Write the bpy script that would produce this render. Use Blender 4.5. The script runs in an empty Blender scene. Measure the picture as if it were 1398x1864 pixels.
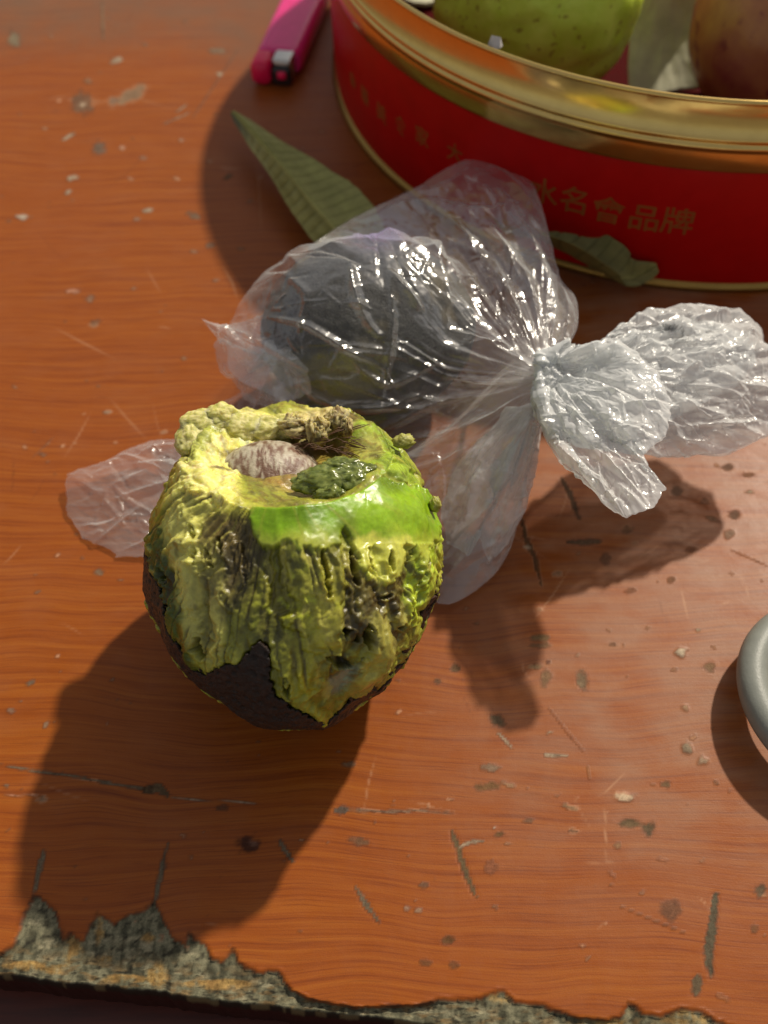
import bpy, math, random
import numpy as np
from mathutils import Matrix, Vector
rng = np.random.default_rng(7)
random.seed(7)
SC = bpy.context.scene
COL = SC.collection

# ---------------------------------------------------------------- camera (all authoring in centimetres, scene in metres)
F = 1900.0
PITCH, ROLL, HC = math.radians(54.6), math.radians(-1.956), 28.0
_F = np.array([0, math.cos(PITCH), -math.sin(PITCH)])
_R = np.array([1.0, 0, 0]); _U = np.cross(_R, _F)
_c, _s = math.cos(ROLL), math.sin(ROLL)
_R, _U = _c*_R + _s*_U, -_s*_R + _c*_U

def proj(P):
    d = P - np.array([0, 0, HC]); z = d @ _F
    return np.stack([699 + F*(d @ _R)/z, 932 - F*(d @ _U)/z], -1)

def unproj(x, y, z=0.0):
    x, y, z = np.broadcast_arrays(np.asarray(x, float), np.asarray(y, float), np.asarray(z, float))
    d = ((x-699)/F)[..., None]*_R - ((y-932)/F)[..., None]*_U + _F
    return d*((z-HC)/d[..., 2])[..., None] + np.array([0, 0, HC])

cam = bpy.data.cameras.new('camera'); co = bpy.data.objects.new('camera', cam); COL.objects.link(co)
M = Matrix.Identity(4)
for i in range(3):
    M[i][0], M[i][1], M[i][2] = _R[i], _U[i], -_F[i]
M.translation = Vector((0, 0, HC*.01)); co.matrix_world = M
cam.sensor_fit = 'VERTICAL'; cam.sensor_height = 24; cam.lens = 24*F/1864
cam.clip_start = .01; cam.clip_end = 100
cam.dof.use_dof = True; cam.dof.focus_distance = .276; cam.dof.aperture_fstop = 7.5
SC.camera = co
SC.render.resolution_x, SC.render.resolution_y = 768, 1024

# ---------------------------------------------------------------- light
SX, SY = .70, .88          # towards the sun, per unit height
SUN = Vector((SX, SY, 1)).normalized()
ELEV = math.asin(SUN.z)
w = bpy.data.worlds.new("World"); SC.world = w; w.use_nodes = True
nt = w.node_tree; sky = nt.nodes.new('ShaderNodeTexSky'); sky.sky_type = 'NISHITA'
sky.sun_disc = False; sky.sun_elevation = ELEV; sky.sun_rotation = math.atan2(SX, SY)
sky.dust_density = 3.0; sky.air_density = 1.0
wm = nt.nodes.new('ShaderNodeMix'); wm.data_type = 'RGBA'; wm.inputs[0].default_value = .62; wm.inputs[7].default_value = (2.9, 2.55, 2.05, 1)
nt.links.new(sky.outputs[0], wm.inputs[6]); nt.links.new(wm.outputs[2], nt.nodes['Background'].inputs[0]); nt.nodes['Background'].inputs[1].default_value = .105
sl = bpy.data.lights.new('sun', 'SUN'); so = bpy.data.objects.new('sun', sl); COL.objects.link(so)
sl.energy = 3.75; sl.angle = math.radians(2.0); sl.color = (1, .91, .75)
so.rotation_euler = SUN.to_track_quat('Z', 'Y').to_euler()
SC.view_settings.view_transform = 'Standard'; SC.view_settings.look = 'None'
SC.view_settings.exposure = 0.12; SC.view_settings.gamma = 1.0
SC.cycles.transparent_max_bounces = 32; SC.cycles.max_bounces = 12
SC.cycles.caustics_reflective = False; SC.cycles.caustics_refractive = False

# ---------------------------------------------------------------- numpy noise
_perm = np.random.default_rng(3).permutation(4096).astype(np.int64)
def _h(*c):
    v = np.zeros_like(c[0])
    for k in c: v = _perm[(v + k) & 4095]
    return v
_g3 = np.random.default_rng(5).normal(size=(4096, 3)); _g3 /= np.linalg.norm(_g3, axis=1)[:, None]
def perlin(x, y, z=0.0):
    x, y, z = np.broadcast_arrays(x, y, np.asarray(z, float))
    xi, yi, zi = [np.floor(a).astype(np.int64) for a in (x, y, z)]
    xf, yf, zf = x-xi, y-yi, z-zi
    u, v, q = [a*a*a*(a*(a*6-15)+10) for a in (xf, yf, zf)]
    out = 0
    for i in (0, 1):
        for j in (0, 1):
            for k in (0, 1):
                g = _g3[_h(xi+i, yi+j, zi+k)]
                d = g[..., 0]*(xf-i)+g[..., 1]*(yf-j)+g[..., 2]*(zf-k)
                out = out + d*(u if i else 1-u)*(v if j else 1-v)*(q if k else 1-q)
    return out*1.5
def fbm(x, y, z=0.0, o=4, g=.5):
    a, s, n = 1.0, 0, 0
    for i in range(o):
        f = 2.0**i; s = s + a*perlin(x*f+i*17.3, y*f-i*9.1, np.asarray(z)*f+i*5.7); n += a; a *= g
    return s/n
def ridge(x, y, z=0.0, o=3):
    a, s, n = 1.0, 0, 0
    for i in range(o):
        f = 2.0**i; s = s + a*(1-np.abs(perlin(x*f+i*7.3, y*f+i*3.1, np.asarray(z)*f+i))*2.0); n += a; a *= .5
    return s/n
def worley(x, y, seed=0):
    xi, yi = np.floor(x).astype(np.int64), np.floor(y).astype(np.int64)
    f1 = np.full(x.shape, 9.0); f2 = np.full(x.shape, 9.0); idn = np.zeros(x.shape)
    for i in (-1, 0, 1):
        for j in (-1, 0, 1):
            h1 = _h(xi+i+seed, yi+j); h2 = _h(yi+j+seed+77, xi+i)
            d = np.hypot(xi+i+h1/4096-x, yi+j+h2/4096-y)
            nf = d < f1
            f2 = np.where(nf, f1, np.minimum(f2, d)); idn = np.where(nf, h2/4096, idn); f1 = np.where(nf, d, f1)
    return f1, f2, idn
def facet(x, y, seed=0):
    """crumpled sheet: piecewise planar height with creases between cells"""
    xi, yi = np.floor(x).astype(np.int64), np.floor(y).astype(np.int64)
    best = np.full(x.shape, -9.0)
    for i in (-1, 0, 1):
        for j in (-1, 0, 1):
            cx, cy = xi+i, yi+j
            h1 = _h(cx+seed, cy)/4096; h2 = _h(cy+seed+77, cx)/4096
            dx, dy = cx+h1-x, cy+h2-y
            gx = _h(cx+seed+5, cy+9)/2048-1; gy = _h(cx+seed+11, cy+31)/2048-1; b = _h(cx+seed+3, cy+13)/4096
            best = np.maximum(best, gx*dx+gy*dy+b*.3-1.1*np.hypot(dx, dy))
    return best
def sst(a, b, x):
    t = np.clip((x-a)/(b-a), 0, 1); return t*t*(3-2*t)
def sdpoly(px, py, poly):
    """signed distance, negative inside"""
    poly = np.asarray(poly, float); d = np.full(px.shape, 1e9); ins = np.zeros(px.shape, bool)
    n = len(poly)
    for i in range(n):
        ax, ay = poly[i]; bx, by = poly[(i+1) % n]
        ex, ey = bx-ax, by-ay; wx, wy = px-ax, py-ay
        t = np.clip((wx*ex+wy*ey)/(ex*ex+ey*ey+1e-9), 0, 1)
        d = np.minimum(d, np.hypot(wx-ex*t, wy-ey*t))
        if by != ay:
            c = ((ay > py) != (by > py)) & (px < (bx-ax)*(py-ay)/(by-ay)+ax)
            ins ^= c
    return np.where(ins, -d, d)
def sdline(px, py, pts):
    d = np.full(px.shape, 1e9); tt = np.zeros(px.shape); n = len(pts)-1
    for i in range(n):
        ax, ay = pts[i]; bx, by = pts[i+1]; ex, ey = bx-ax, by-ay; wx, wy = px-ax, py-ay
        t = np.clip((wx*ex+wy*ey)/(ex*ex+ey*ey+1e-9), 0, 1); dd = np.hypot(wx-ex*t, wy-ey*t)
        tt = np.where(dd < d, (i+t)/n, tt); d = np.minimum(d, dd)
    return d, tt

# ---------------------------------------------------------------- mesh helpers
def mesh_obj(name, V, Fc, mat, parent=None, loc=None, smooth=True, cols=None, kind=None):
    """V absolute centimetres; loc / parent location in centimetres"""
    base = np.array(loc if loc is not None else ((parent['_loc']) if parent else (0, 0, 0)), float)
    V = (np.asarray(V, float)-base)*.01
    me = bpy.data.meshes.new(name); Fc = np.asarray(Fc) if not isinstance(Fc, list) else Fc
    if isinstance(Fc, np.ndarray):
        n, k = Fc.shape
        me.vertices.add(len(V)); me.vertices.foreach_set('co', V.ravel())
        me.loops.add(n*k); me.loops.foreach_set('vertex_index', Fc.ravel().astype(np.int32))
        me.polygons.add(n); me.polygons.foreach_set('loop_start', np.arange(0, n*k, k, dtype=np.int32))
        me.polygons.foreach_set('loop_total', np.full(n, k, np.int32)); me.update(calc_edges=True)
    else:
        me.from_pydata([tuple(v) for v in V], [], Fc)
    if smooth: me.polygons.foreach_set('use_smooth', np.ones(len(me.polygons), bool))
    for an, arr in (cols or {}).items():
        a = me.color_attributes.new(an, 'FLOAT_COLOR', 'POINT')
        arr = np.asarray(arr, float)
        if arr.shape[1] == 3: arr = np.c_[arr, np.ones(len(arr))]
        a.data.foreach_set('color', arr.ravel().astype(np.float32))
    me.materials.append(mat)
    o = bpy.data.objects.new(name, me); COL.objects.link(o)
    if parent: o.parent = parent
    else: o.location = base*.01
    if kind: o['kind'] = kind
    return o
def thing(name, loc, label, cat, group=None):
    o = bpy.data.objects.new(name, None); COL.objects.link(o); o.location = np.array(loc)*.01
    o.empty_display_size = .01
    o['_loc'] = list(map(float, loc)); o['label'] = label; o['category'] = cat
    if group: o['group'] = group
    return o
def tag(o, label, cat, group=None):
    o['label'] = label; o['category'] = cat
    if group: o['group'] = group
def grid_faces(nu, nv, wrap_u=False):
    u = np.arange(nu if wrap_u else nu-1)[:, None]; v = np.arange(nv-1)[None]
    u2 = (u+1) % nu
    return np.stack([u*nv+v, u2*nv+v, u2*nv+v+1, u*nv+v+1], -1).reshape(-1, 4)
def interp_closed(pts, n, tension=True):
    """Catmull-Rom through closed/open list of rows"""
    P = np.asarray(pts, float); m = len(P)
    seg = np.linalg.norm(P[(np.arange(m)+1) % m][:, :2]-P[:, :2], axis=1)
    cum = np.r_[0, np.cumsum(seg)]; s = np.linspace(0, cum[-1], n, endpoint=False)
    i = np.clip(np.searchsorted(cum, s, side='right')-1, 0, m-1); t = ((s-cum[i])/seg[i])[:, None]
    a, b, c, d = P[(i-1) % m], P[i], P[(i+1) % m], P[(i+2) % m]
    return .5*(2*b+(c-a)*t+(2*a-5*b+4*c-d)*t*t+(3*b-a-3*c+d)*t**3)
def resample_lin(pts, n):
    P = np.asarray(pts, float); Q = np.vstack([P, P[:1]]); c = np.r_[0, np.cumsum(np.linalg.norm(Q[1:, :2]-Q[:-1, :2], axis=1))]
    s = np.linspace(0, c[-1], n, endpoint=False); return np.stack([np.interp(s, c, Q[:, k]) for k in range(P.shape[1])], 1)
def interp_open(pts, n):
    P = np.asarray(pts, float); m = len(P)
    seg = np.linalg.norm(P[1:]-P[:-1], axis=1); cum = np.r_[0, np.cumsum(seg)]
    s = np.linspace(0, cum[-1], n); i = np.clip(np.searchsorted(cum, s, side='right')-1, 0, m-2)
    t = ((s-cum[i])/seg[i])[:, None]
    a, b, c, d = P[np.maximum(i-1, 0)], P[i], P[i+1], P[np.minimum(i+2, m-1)]
    return .5*(2*b+(c-a)*t+(2*a-5*b+4*c-d)*t*t+(3*b-a-3*c+d)*t**3)
def lathe(c, prof, n=256):
    prof = np.asarray(prof, float); th = np.linspace(0, 2*np.pi, n, endpoint=False)
    V = np.stack([c[0]+prof[None, :, 0]*np.cos(th)[:, None], c[1]+prof[None, :, 0]*np.sin(th)[:, None],
                  np.broadcast_to(prof[None, :, 1], (n, len(prof)))], -1).reshape(-1, 3)
    return V, grid_faces(n, len(prof), True)
def normals_grid(P):
    du = np.gradient(P, axis=0); dv = np.gradient(P, axis=1); n = np.cross(du, dv)
    return n/(np.linalg.norm(n, axis=-1, keepdims=True)+1e-9)
def ball(c, r, n=24, m=16, disp=0.0, freq=1.0, seed=0, rot=None):
    th = np.linspace(0, 2*np.pi, n, endpoint=False)[:, None]; ph = np.linspace(0, np.pi, m)[None]
    D = np.stack([np.cos(th)*np.sin(ph), np.sin(th)*np.sin(ph), -np.cos(ph)+0*th], -1)
    k = 1+disp*fbm(D[..., 0]*freq+seed, D[..., 1]*freq, D[..., 2]*freq, 4)
    V = D*np.asarray(r, float)*k[..., None]
    if rot is not None: V = V @ np.array(rot).T
    return (V+np.asarray(c)).reshape(-1, 3), grid_faces(n, m, True)
def join(parts):
    V, Fs, o = [], [], 0
    for v, f in parts: V.append(v); Fs.append(np.asarray(f)+o); o += len(v)
    return np.concatenate(V), np.concatenate(Fs)

# ---------------------------------------------------------------- materials
def mat(name):
    m = bpy.data.materials.new(name); m.use_nodes = True
    return m, m.node_tree, m.node_tree.nodes['Principled BSDF']
class NB:
    def __init__(s, nt): s.nt = nt
    def n(s, t, **kw):
        x = s.nt.nodes.new('ShaderNode'+t)
        for k, v in kw.items():
            if k.startswith('i_'):
                x.inputs[k[2:].replace('_', ' ')].default_value = v
            else: setattr(x, k, v)
        return x
    def l(s, a, b): s.nt.links.new(a, b)
    def coord(s, scale=(100, 100, 100), rot=(0, 0, 0)):
        tc = s.n('TexCoord'); mp = s.n('Mapping'); mp.inputs['Scale'].default_value = scale; mp.inputs['Rotation'].default_value = rot
        s.l(tc.outputs['Object'], mp.inputs['Vector']); return mp.outputs[0]
    def noise(s, vec, scale, detail=4, rough=.55, dist=0):
        x = s.n('TexNoise'); x.inputs['Scale'].default_value = scale; x.inputs['Detail'].default_value = detail
        x.inputs['Roughness'].default_value = rough; x.inputs['Distortion'].default_value = dist
        s.l(vec, x.inputs['Vector']); return x.outputs['Fac']
    def ramp(s, fac, stops):
        r = s.n('ValToRGB'); e = r.color_ramp.elements
        while len(e) < len(stops): e.new(.5)
        for q, (p, c) in zip(e, stops):
            q.position = p; q.color = (*c, 1) if len(c) == 3 else c
        s.l(fac, r.inputs['Fac']); return r.outputs['Color']
    def mix(s, fac, a, b, mode='MIX'):
        m = s.n('Mix', data_type='RGBA', blend_type=mode)
        for v, i in ((fac, 0), (a, 6), (b, 7)):
            if hasattr(v, 'links') or hasattr(v, 'is_linked'): s.l(v, m.inputs[i])
            else: m.inputs[i].default_value = v if i == 0 else (*v, 1)
        return m.outputs[2]
    def math(s, op, a, b=0.0, clamp=False):
        m = s.n('Math', operation=op); m.use_clamp = clamp
        for v, i in ((a, 0), (b, 1)):
            if hasattr(v, 'is_linked'): s.l(v, m.inputs[i])
            else: m.inputs[i].default_value = v
        return m.outputs[0]
    def bump(s, h, strength, dist, bs):
        b = s.n('Bump'); b.inputs['Strength'].default_value = strength; b.inputs['Distance'].default_value = dist
        s.l(h, b.inputs['Height']); s.l(b.outputs[0], bs.inputs['Normal']); return b

def g(v): return tuple(((c/255+.055)/1.055)**2.4 if c/255 > .04045 else c/255/12.92 for c in v)

# table
mt, t, bs = mat('varnished_veneer'); b = NB(t)
v = b.coord((100, 100, 100), (0, 0, math.radians(3)))
wp = b.noise(v, .10, 2, .5)
sep = b.n('SeparateXYZ'); b.l(v, sep.inputs[0])
yy = b.math('ADD', sep.outputs[1], b.math('MULTIPLY', wp, 2.6))
cmb = b.n('CombineXYZ'); b.l(b.math('MULTIPLY', sep.outputs[0], .020), cmb.inputs[0]); b.l(yy, cmb.inputs[1])
gr = b.noise(cmb.outputs[0], 6.5, 5, .62, .10)
cmb2 = b.n('CombineXYZ'); b.l(b.math('MULTIPLY', sep.outputs[0], .024), cmb2.inputs[0]); b.l(yy, cmb2.inputs[1])
gr2 = b.noise(cmb2.outputs[0], 21, 3, .6, .06)
big = b.noise(v, .11, 3, .5)
c1 = b.ramp(gr, [(.26, (.18, .036, .003)), (.46, (.285, .067, .005)), (.64, (.335, .091, .008)), (.85, (.385, .12, .014))])
c2 = b.mix(b.ramp(gr2, [(.34, (1, 1, 1)), (.47, (0, 0, 0))]), c1, b.mix(b.math('ADD', b.math('MULTIPLY', big, .7), .08, True), c1, (.12, .018, .003)))
hz = b.ramp(big, [(.35, (0, 0, 0)), (.7, (1, 1, 1))])
c2 = b.mix(b.math('MULTIPLY', hz, .25), c2, (.30, .075, .022))
dust = b.noise(v, 1.1, 6, .7); fine = b.noise(v, 26, 2, .6)
dm = b.math('MULTIPLY', b.ramp(dust, [(.42, (0, 0, 0)), (.72, (1, 1, 1))]), b.math('ADD', b.math('MULTIPLY', fine, .5), .1))
at = b.n('Attribute', attribute_name='mark'); at2 = b.n('Attribute', attribute_name='wear_light')
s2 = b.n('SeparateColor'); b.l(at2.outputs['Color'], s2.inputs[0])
c2 = b.mix(b.math('MULTIPLY', dm, .12), c2, (.34, .20, .13))
c2 = b.mix(b.math('MULTIPLY', s2.outputs[0], .72, True), c2, (.155, .10, .062))  # painted shadow tint of the top left area
spk = b.noise(v, 34, 2, .7)
c2 = b.mix(b.math('MULTIPLY', s2.outputs[2], b.math('ADD', b.math('MULTIPLY', dust, .9), b.math('MULTIPLY', fine, .5)), True), c2, (.36, .225, .15))  # painted pale sheen, mottled by the noise
c2 = b.mix(b.ramp(spk, [(.38, (.5, .5, .5)), (.62, (0, 0, 0))]), c2, b.mix(.30, c2, (.05, .02, .01)))
chn = b.ramp(b.noise(v, 11, 6, .75), [(.30, (.45, .45, .43)), (.52, (.9, .9, .88)), (.72, (1.3, 1.25, 1.2))])
mcol = b.mix(s2.outputs[1], at.outputs['Color'], b.mix(1.0, at.outputs['Color'], chn, 'MULTIPLY'))
c3 = b.mix(at.outputs['Alpha'], c2, mcol)
b.l(c3, bs.inputs['Base Color'])
ro = b.math('ADD', b.math('MULTIPLY', b.noise(v, 2.3, 6, .7), .28), .27)
ro = b.math('ADD', ro, b.math('MULTIPLY', s2.outputs[1], .4), True)
b.l(ro, bs.inputs['Roughness']); bs.inputs['Specular IOR Level'].default_value = .24
hh = b.math('ADD', b.math('MULTIPLY', gr2, .6), b.math('ADD', b.math('MULTIPLY', fine, .5), b.math('MULTIPLY', b.noise(v, 7, 4, .7), .8)))
hh = b.math('ADD', hh, b.math('MULTIPLY', b.math('MULTIPLY', b.noise(v, 9, 6, .75), s2.outputs[1]), 6.0)); b.bump(hh, .22, .00018, bs)

# dark rail
mr, t, bs = mat('dark_red_lacquer'); b = NB(t); v = b.coord((8, 100, 100))
b.l(b.ramp(b.noise(v, 3, 5, .6), [(.3, (.05, .009, .006)), (.7, (.12, .022, .011))]), bs.inputs['Base Color']); bs.inputs['Roughness'].default_value = .35

# flesh
def attr_mat(name, rough=.4, sss=0.0, spec=.5, bscale=8, bstr=.3, bdist=.0004, coat=0.0, sssc=(.5, .4, .1)):
    m, t, bs = mat(name); b = NB(t); v = b.coord()
    a = b.n('Attribute', attribute_name='col'); r = b.n('Attribute', attribute_name='surf')
    sp = b.n('SeparateColor'); b.l(r.outputs['Color'], sp.inputs[0])
    nz = b.noise(v, bscale*2, 5, .65)
    c = b.mix(b.ramp(nz, [(.3, (0, 0, 0)), (.75, (1, 1, 1))]), b.mix(.30, a.outputs['Color'], (.03, .025, .01)), a.outputs['Color'])
    b.l(c, bs.inputs['Base Color'])
    b.l(b.math('ADD', sp.outputs[0], b.math('MULTIPLY', b.math('SUBTRACT', nz, .5), .35), True), bs.inputs['Roughness'])
    bs.inputs['Subsurface Weight'].default_value = sss; bs.inputs['Subsurface Radius'].default_value = sssc; bs.inputs['Subsurface Scale'].default_value = .007
    bs.inputs['Specular IOR Level'].default_value = spec; bs.inputs['Coat Weight'].default_value = coat; bs.inputs['Coat Roughness'].default_value = .2
    h = b.math('ADD', b.noise(v, bscale, 6, .7), b.math('MULTIPLY', nz, .4))
    h = b.math('MULTIPLY', h, sp.outputs[1]); b.bump(h, bstr, bdist, bs); return m
m_flesh = attr_mat('avocado_flesh', sss=.42, bscale=4, bstr=.26, bdist=.0007)
m_skin = attr_mat('avocado_skin', sss=0, bscale=7, bstr=.8, bdist=.0009, spec=.5)
m_seed = attr_mat('avocado_seed', sss=0, bscale=6, bstr=.4, bdist=.0006)

# gold
def metal(name, col, rough, aniso=0):
    m, t, bs = mat(name); b = NB(t); v = b.coord((100, 100, 100))
    n = b.noise(v, 1.6, 5, .6)
    b.l(b.mix(b.ramp(n, [(.4, (0, 0, 0)), (.9, (1, 1, 1))]), col, tuple(c*.85 for c in col)), bs.inputs['Base Color'])
    bs.inputs['Metallic'].default_value = 1
    b.l(b.math('ADD', b.math('MULTIPLY', n, .16), rough), bs.inputs['Roughness'])
    b.bump(b.noise(v, .9, 2, .5), .08, .0006, bs); return m
m_gold = metal('gold_lacquered_metal', (.80, .56, .19), .10)
m_steel = metal('brushed_steel', (.60, .60, .56), .25)
def plain(name, col, rough, spec=.5, nscale=3, var=.3, bump=.2, bd=.0003, **kw):
    m, t, bs = mat(name); b = NB(t); v = b.coord()
    n = b.noise(v, nscale, 6, .6)
    b.l(b.mix(b.ramp(n, [(.3, (0, 0, 0)), (.75, (1, 1, 1))]), tuple(c*(1-var) for c in col), col), bs.inputs['Base Color'])
    b.l(b.math('ADD', b.math('MULTIPLY', n, .2), rough-.1), bs.inputs['Roughness']); bs.inputs['Specular IOR Level'].default_value = spec
    for k, x in kw.items(): bs.inputs[k.replace('_', ' ')].default_value = x
    b.bump(b.noise(v, nscale*5, 4, .6), bump, bd, bs); return m
m_gold2 = metal('shaded_gold', (.40, .25, .07), .3)  # darker copy of the band gold, shade at the foot put into the colour
m_goldprint = plain('gold_print', (.36, .10, .02), .5, .25, 2, .3, .05)
m_red = plain('red_enamel', (.50, .003, .003), .38, .22, 1.2, .15, .03)
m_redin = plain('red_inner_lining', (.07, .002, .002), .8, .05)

# film
def film(name, milk, tint=(1, 1, 1)):
    m = bpy.data.materials.new(name); m.use_nodes = True; t = m.node_tree; t.nodes.clear(); b = NB(t)
    out = b.n('OutputMaterial'); v = b.coord()
    a = b.n('Attribute', attribute_name='dens'); sp = b.n('SeparateColor'); b.l(a.outputs['Color'], sp.inputs[0])
    tr = b.n('BsdfTransparent'); tr.inputs[0].default_value = (.985, .985, .985, 1)
    df = b.n('BsdfDiffuse'); tl = b.n('BsdfTranslucent')
    dcol = b.mix(sp.outputs[1], (.92, .935, .935), (.56, .48, .95))
    b.l(dcol, df.inputs[0]); b.l(dcol, tl.inputs[0])
    ms = b.n('MixShader'); ms.inputs[0].default_value = .40; b.l(df.outputs[0], ms.inputs[1]); b.l(tl.outputs[0], ms.inputs[2])
    lw = b.n('LayerWeight'); lw.inputs[0].default_value = .5
    bp = b.n('Bump'); bp.inputs['Strength'].default_value = .3; bp.inputs['Distance'].default_value = .0007
    vs = b.coord((100, 100, 100))
    b.l(b.math('ADD', b.noise(vs, 1.3, 4, .5, 1.0), b.math('MULTIPLY', b.noise(vs, 5, 3, .5, 1.5), .15)), bp.inputs['Height'])
    # optical path through the thin sheet grows at grazing view: milky share = milk / cos
    fac = b.math('ADD', b.math('MULTIPLY', b.math('POWER', lw.outputs['Facing'], 3.0), .55), b.math('ADD', milk, b.math('MULTIPLY', sp.outputs[0], 1.0)), True)
    m1 = b.n('MixShader'); b.l(fac, m1.inputs[0]); b.l(tr.outputs[0], m1.inputs[1]); b.l(ms.outputs[0], m1.inputs[2])
    gl = b.n('BsdfGlossy'); gl.inputs['Roughness'].default_value = .17; gl.inputs[0].default_value = (1, 1, 1, 1); b.l(bp.outputs[0], gl.inputs['Normal'])
    fr = b.n('Fresnel'); fr.inputs[0].default_value = 1.5; b.l(bp.outputs[0], fr.inputs['Normal'])
    m2 = b.n('MixShader'); b.l(b.math('MINIMUM', b.math('MULTIPLY', fr.outputs[0], .9), .15), m2.inputs[0]); b.l(m1.outputs[0], m2.inputs[1]); b.l(gl.outputs[0], m2.inputs[2])
    b.l(m2.outputs[0], out.inputs[0]); return m
m_film = film('clear_plastic_film', .035)
m_film2 = film('gathered_plastic_film', .40)

# ================================================================ TABLE
EA, EB = np.array([-10.084, 6.088]), np.array([-.408, 4.747])
ESL = (EB[1]-EA[1])/(EB[0]-EA[0])
def yedge(x): return EA[1]+(x-EA[0])*ESL
xs = np.r_[np.linspace(-80, -21, 14, endpoint=False), np.linspace(-21, 22, 640), np.linspace(22, 80, 14)[1:]]
vs_ = np.r_[np.linspace(0, .5, 28, endpoint=False), np.linspace(.5, 50, 740), np.linspace(50, 110, 14)[1:]]
X, Vv = np.meshgrid(xs, vs_, indexing='ij')
ragx = .10*fbm(X*.9, 0*X, 3.3, 4)+.05*perlin(X*5, 0*X, 8.)
Y = yedge(X)+Vv+ragx*np.exp(-Vv*1.2)
P0 = np.stack([X, Y, 0*X], -1)
pp = proj(P0.reshape(-1, 3)).reshape(X.shape+(2,)); PX, PY = pp[..., 0], pp[..., 1]
wob = fbm(X*2.2, Y*2.2, 1.0, 5)*20+fbm(X*7, Y*7, 2.0, 3)*14
wob2 = fbm(X*4.5, Y*4.5, 12.0, 3)
Z = np.zeros_like(X); mark = np.zeros(X.shape+(4,)); wear_light = np.zeros(X.shape+(3,))
def put(col, m, col2=None, n=None):
    c = np.array(col) if col2 is None else np.array(col)*(1-n[..., None])+np.array(col2)*n[..., None]
    mark[..., :3] = mark[..., :3]*(1-m[..., None])+c*m[..., None]
    mark[..., 3] = np.maximum(mark[..., 3], m)
# broken front edge
chip = [(-60, 1745), (0, 1738), (22, 1720), (50, 1660), (62, 1628), (82, 1640), (100, 1662), (110, 1695), (112, 1712), (128, 1700), (150, 1715),
        (165, 1680), (178, 1664), (196, 1672), (205, 1682), (232, 1664), (268, 1656), (278, 1640), (288, 1655), (300, 1680), (312, 1705), (336, 1722), (346, 1700),
        (352, 1712), (372, 1718), (384, 1745), (405, 1752), (424, 1730), (432, 1752), (470, 1772), (505, 1766), (530, 1795), (570, 1812), (640, 1824),
        (760, 1822), (800, 1812), (862, 1812), (900, 1800), (915, 1796), (935, 1815), (985, 1822), (1030, 1838), (1100, 1850), (1130, 1845), (1145, 1818), (1170, 1836), (1200, 1842), (1240, 1828), (1275, 1832), (1310, 1856), (1398, 1875), (1500, 1890), (1500, 2100), (-60, 2100)]
chip = [(x_, y_+9 if 530 <= x_ and y_ < 2000 else y_) for x_, y_ in chip]
sd = np.full(X.shape, 1e3); sel = (PY > 1500) & (PX > -90) & (PX < 1500)
sd[sel] = sdpoly(PX[sel], PY[sel], chip)
sdw = sd+wob*.22
cm = sst(2.0, -2.0, sdw)
n1 = fbm(X*1.6, Y*3.2, 4.4, 5); n2 = fbm(X*6, Y*2.2, 6.4, 4); n3 = fbm(X*2.2, Y*5, 16.4, 5)
put(g((128, 124, 100)), cm, g((76, 74, 58)), sst(-.25, .3, n2))
put(g((160, 152, 124)), cm*sst(.10, .32, n3)*.8)
put(g((120, 96, 62)), cm*sst(.0, .3, fbm(X*3, Y*8, 26.4, 4))*sst(1.2, .1, Vv)*.8)
put(g((38, 34, 26)), cm*sst(.18, .32, fbm(X*5, Y*9, 36.4, 3))*.8)
tanm = np.zeros_like(X)
for (cx, cy, rx, ry) in [(132, 1738, 18, 34), (85, 1762, 30, 10), (40, 1755, 40, 9), (268, 1706, 12, 8), (285, 1775, 18, 22), (190, 1742, 14, 6), (225, 1780, 50, 8), (178, 1690, 10, 26), (395, 1790, 60, 9), (910, 1812, 22, 14), (1245, 1850, 45, 16), (1120, 1862, 40, 6)]:
    tanm = np.maximum(tanm, sst(1.25, .75, np.hypot((PX-cx)/rx, (PY-cy)/ry)+wob*.02))
put(g((188, 152, 90)), cm*tanm*.9*sst(-.25, .15, n1+n2*.5), g((140, 108, 62)), sst(-.2, .3, n2))
put(g((30, 27, 20)), sst(6, 0, np.abs(sdw-1))*sst(-.1, .25, n1)*.8)
Z -= cm*(.07+.05*(n2+.3)+.06*n3)+cm*sst(.9, 0, Vv)*.08
Z += sst(5, 0, np.abs(sdw-3))*.025*sst(-.1, .2, n3)
wear_light[..., 1] = np.maximum(wear_light[..., 1], cm)
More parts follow.
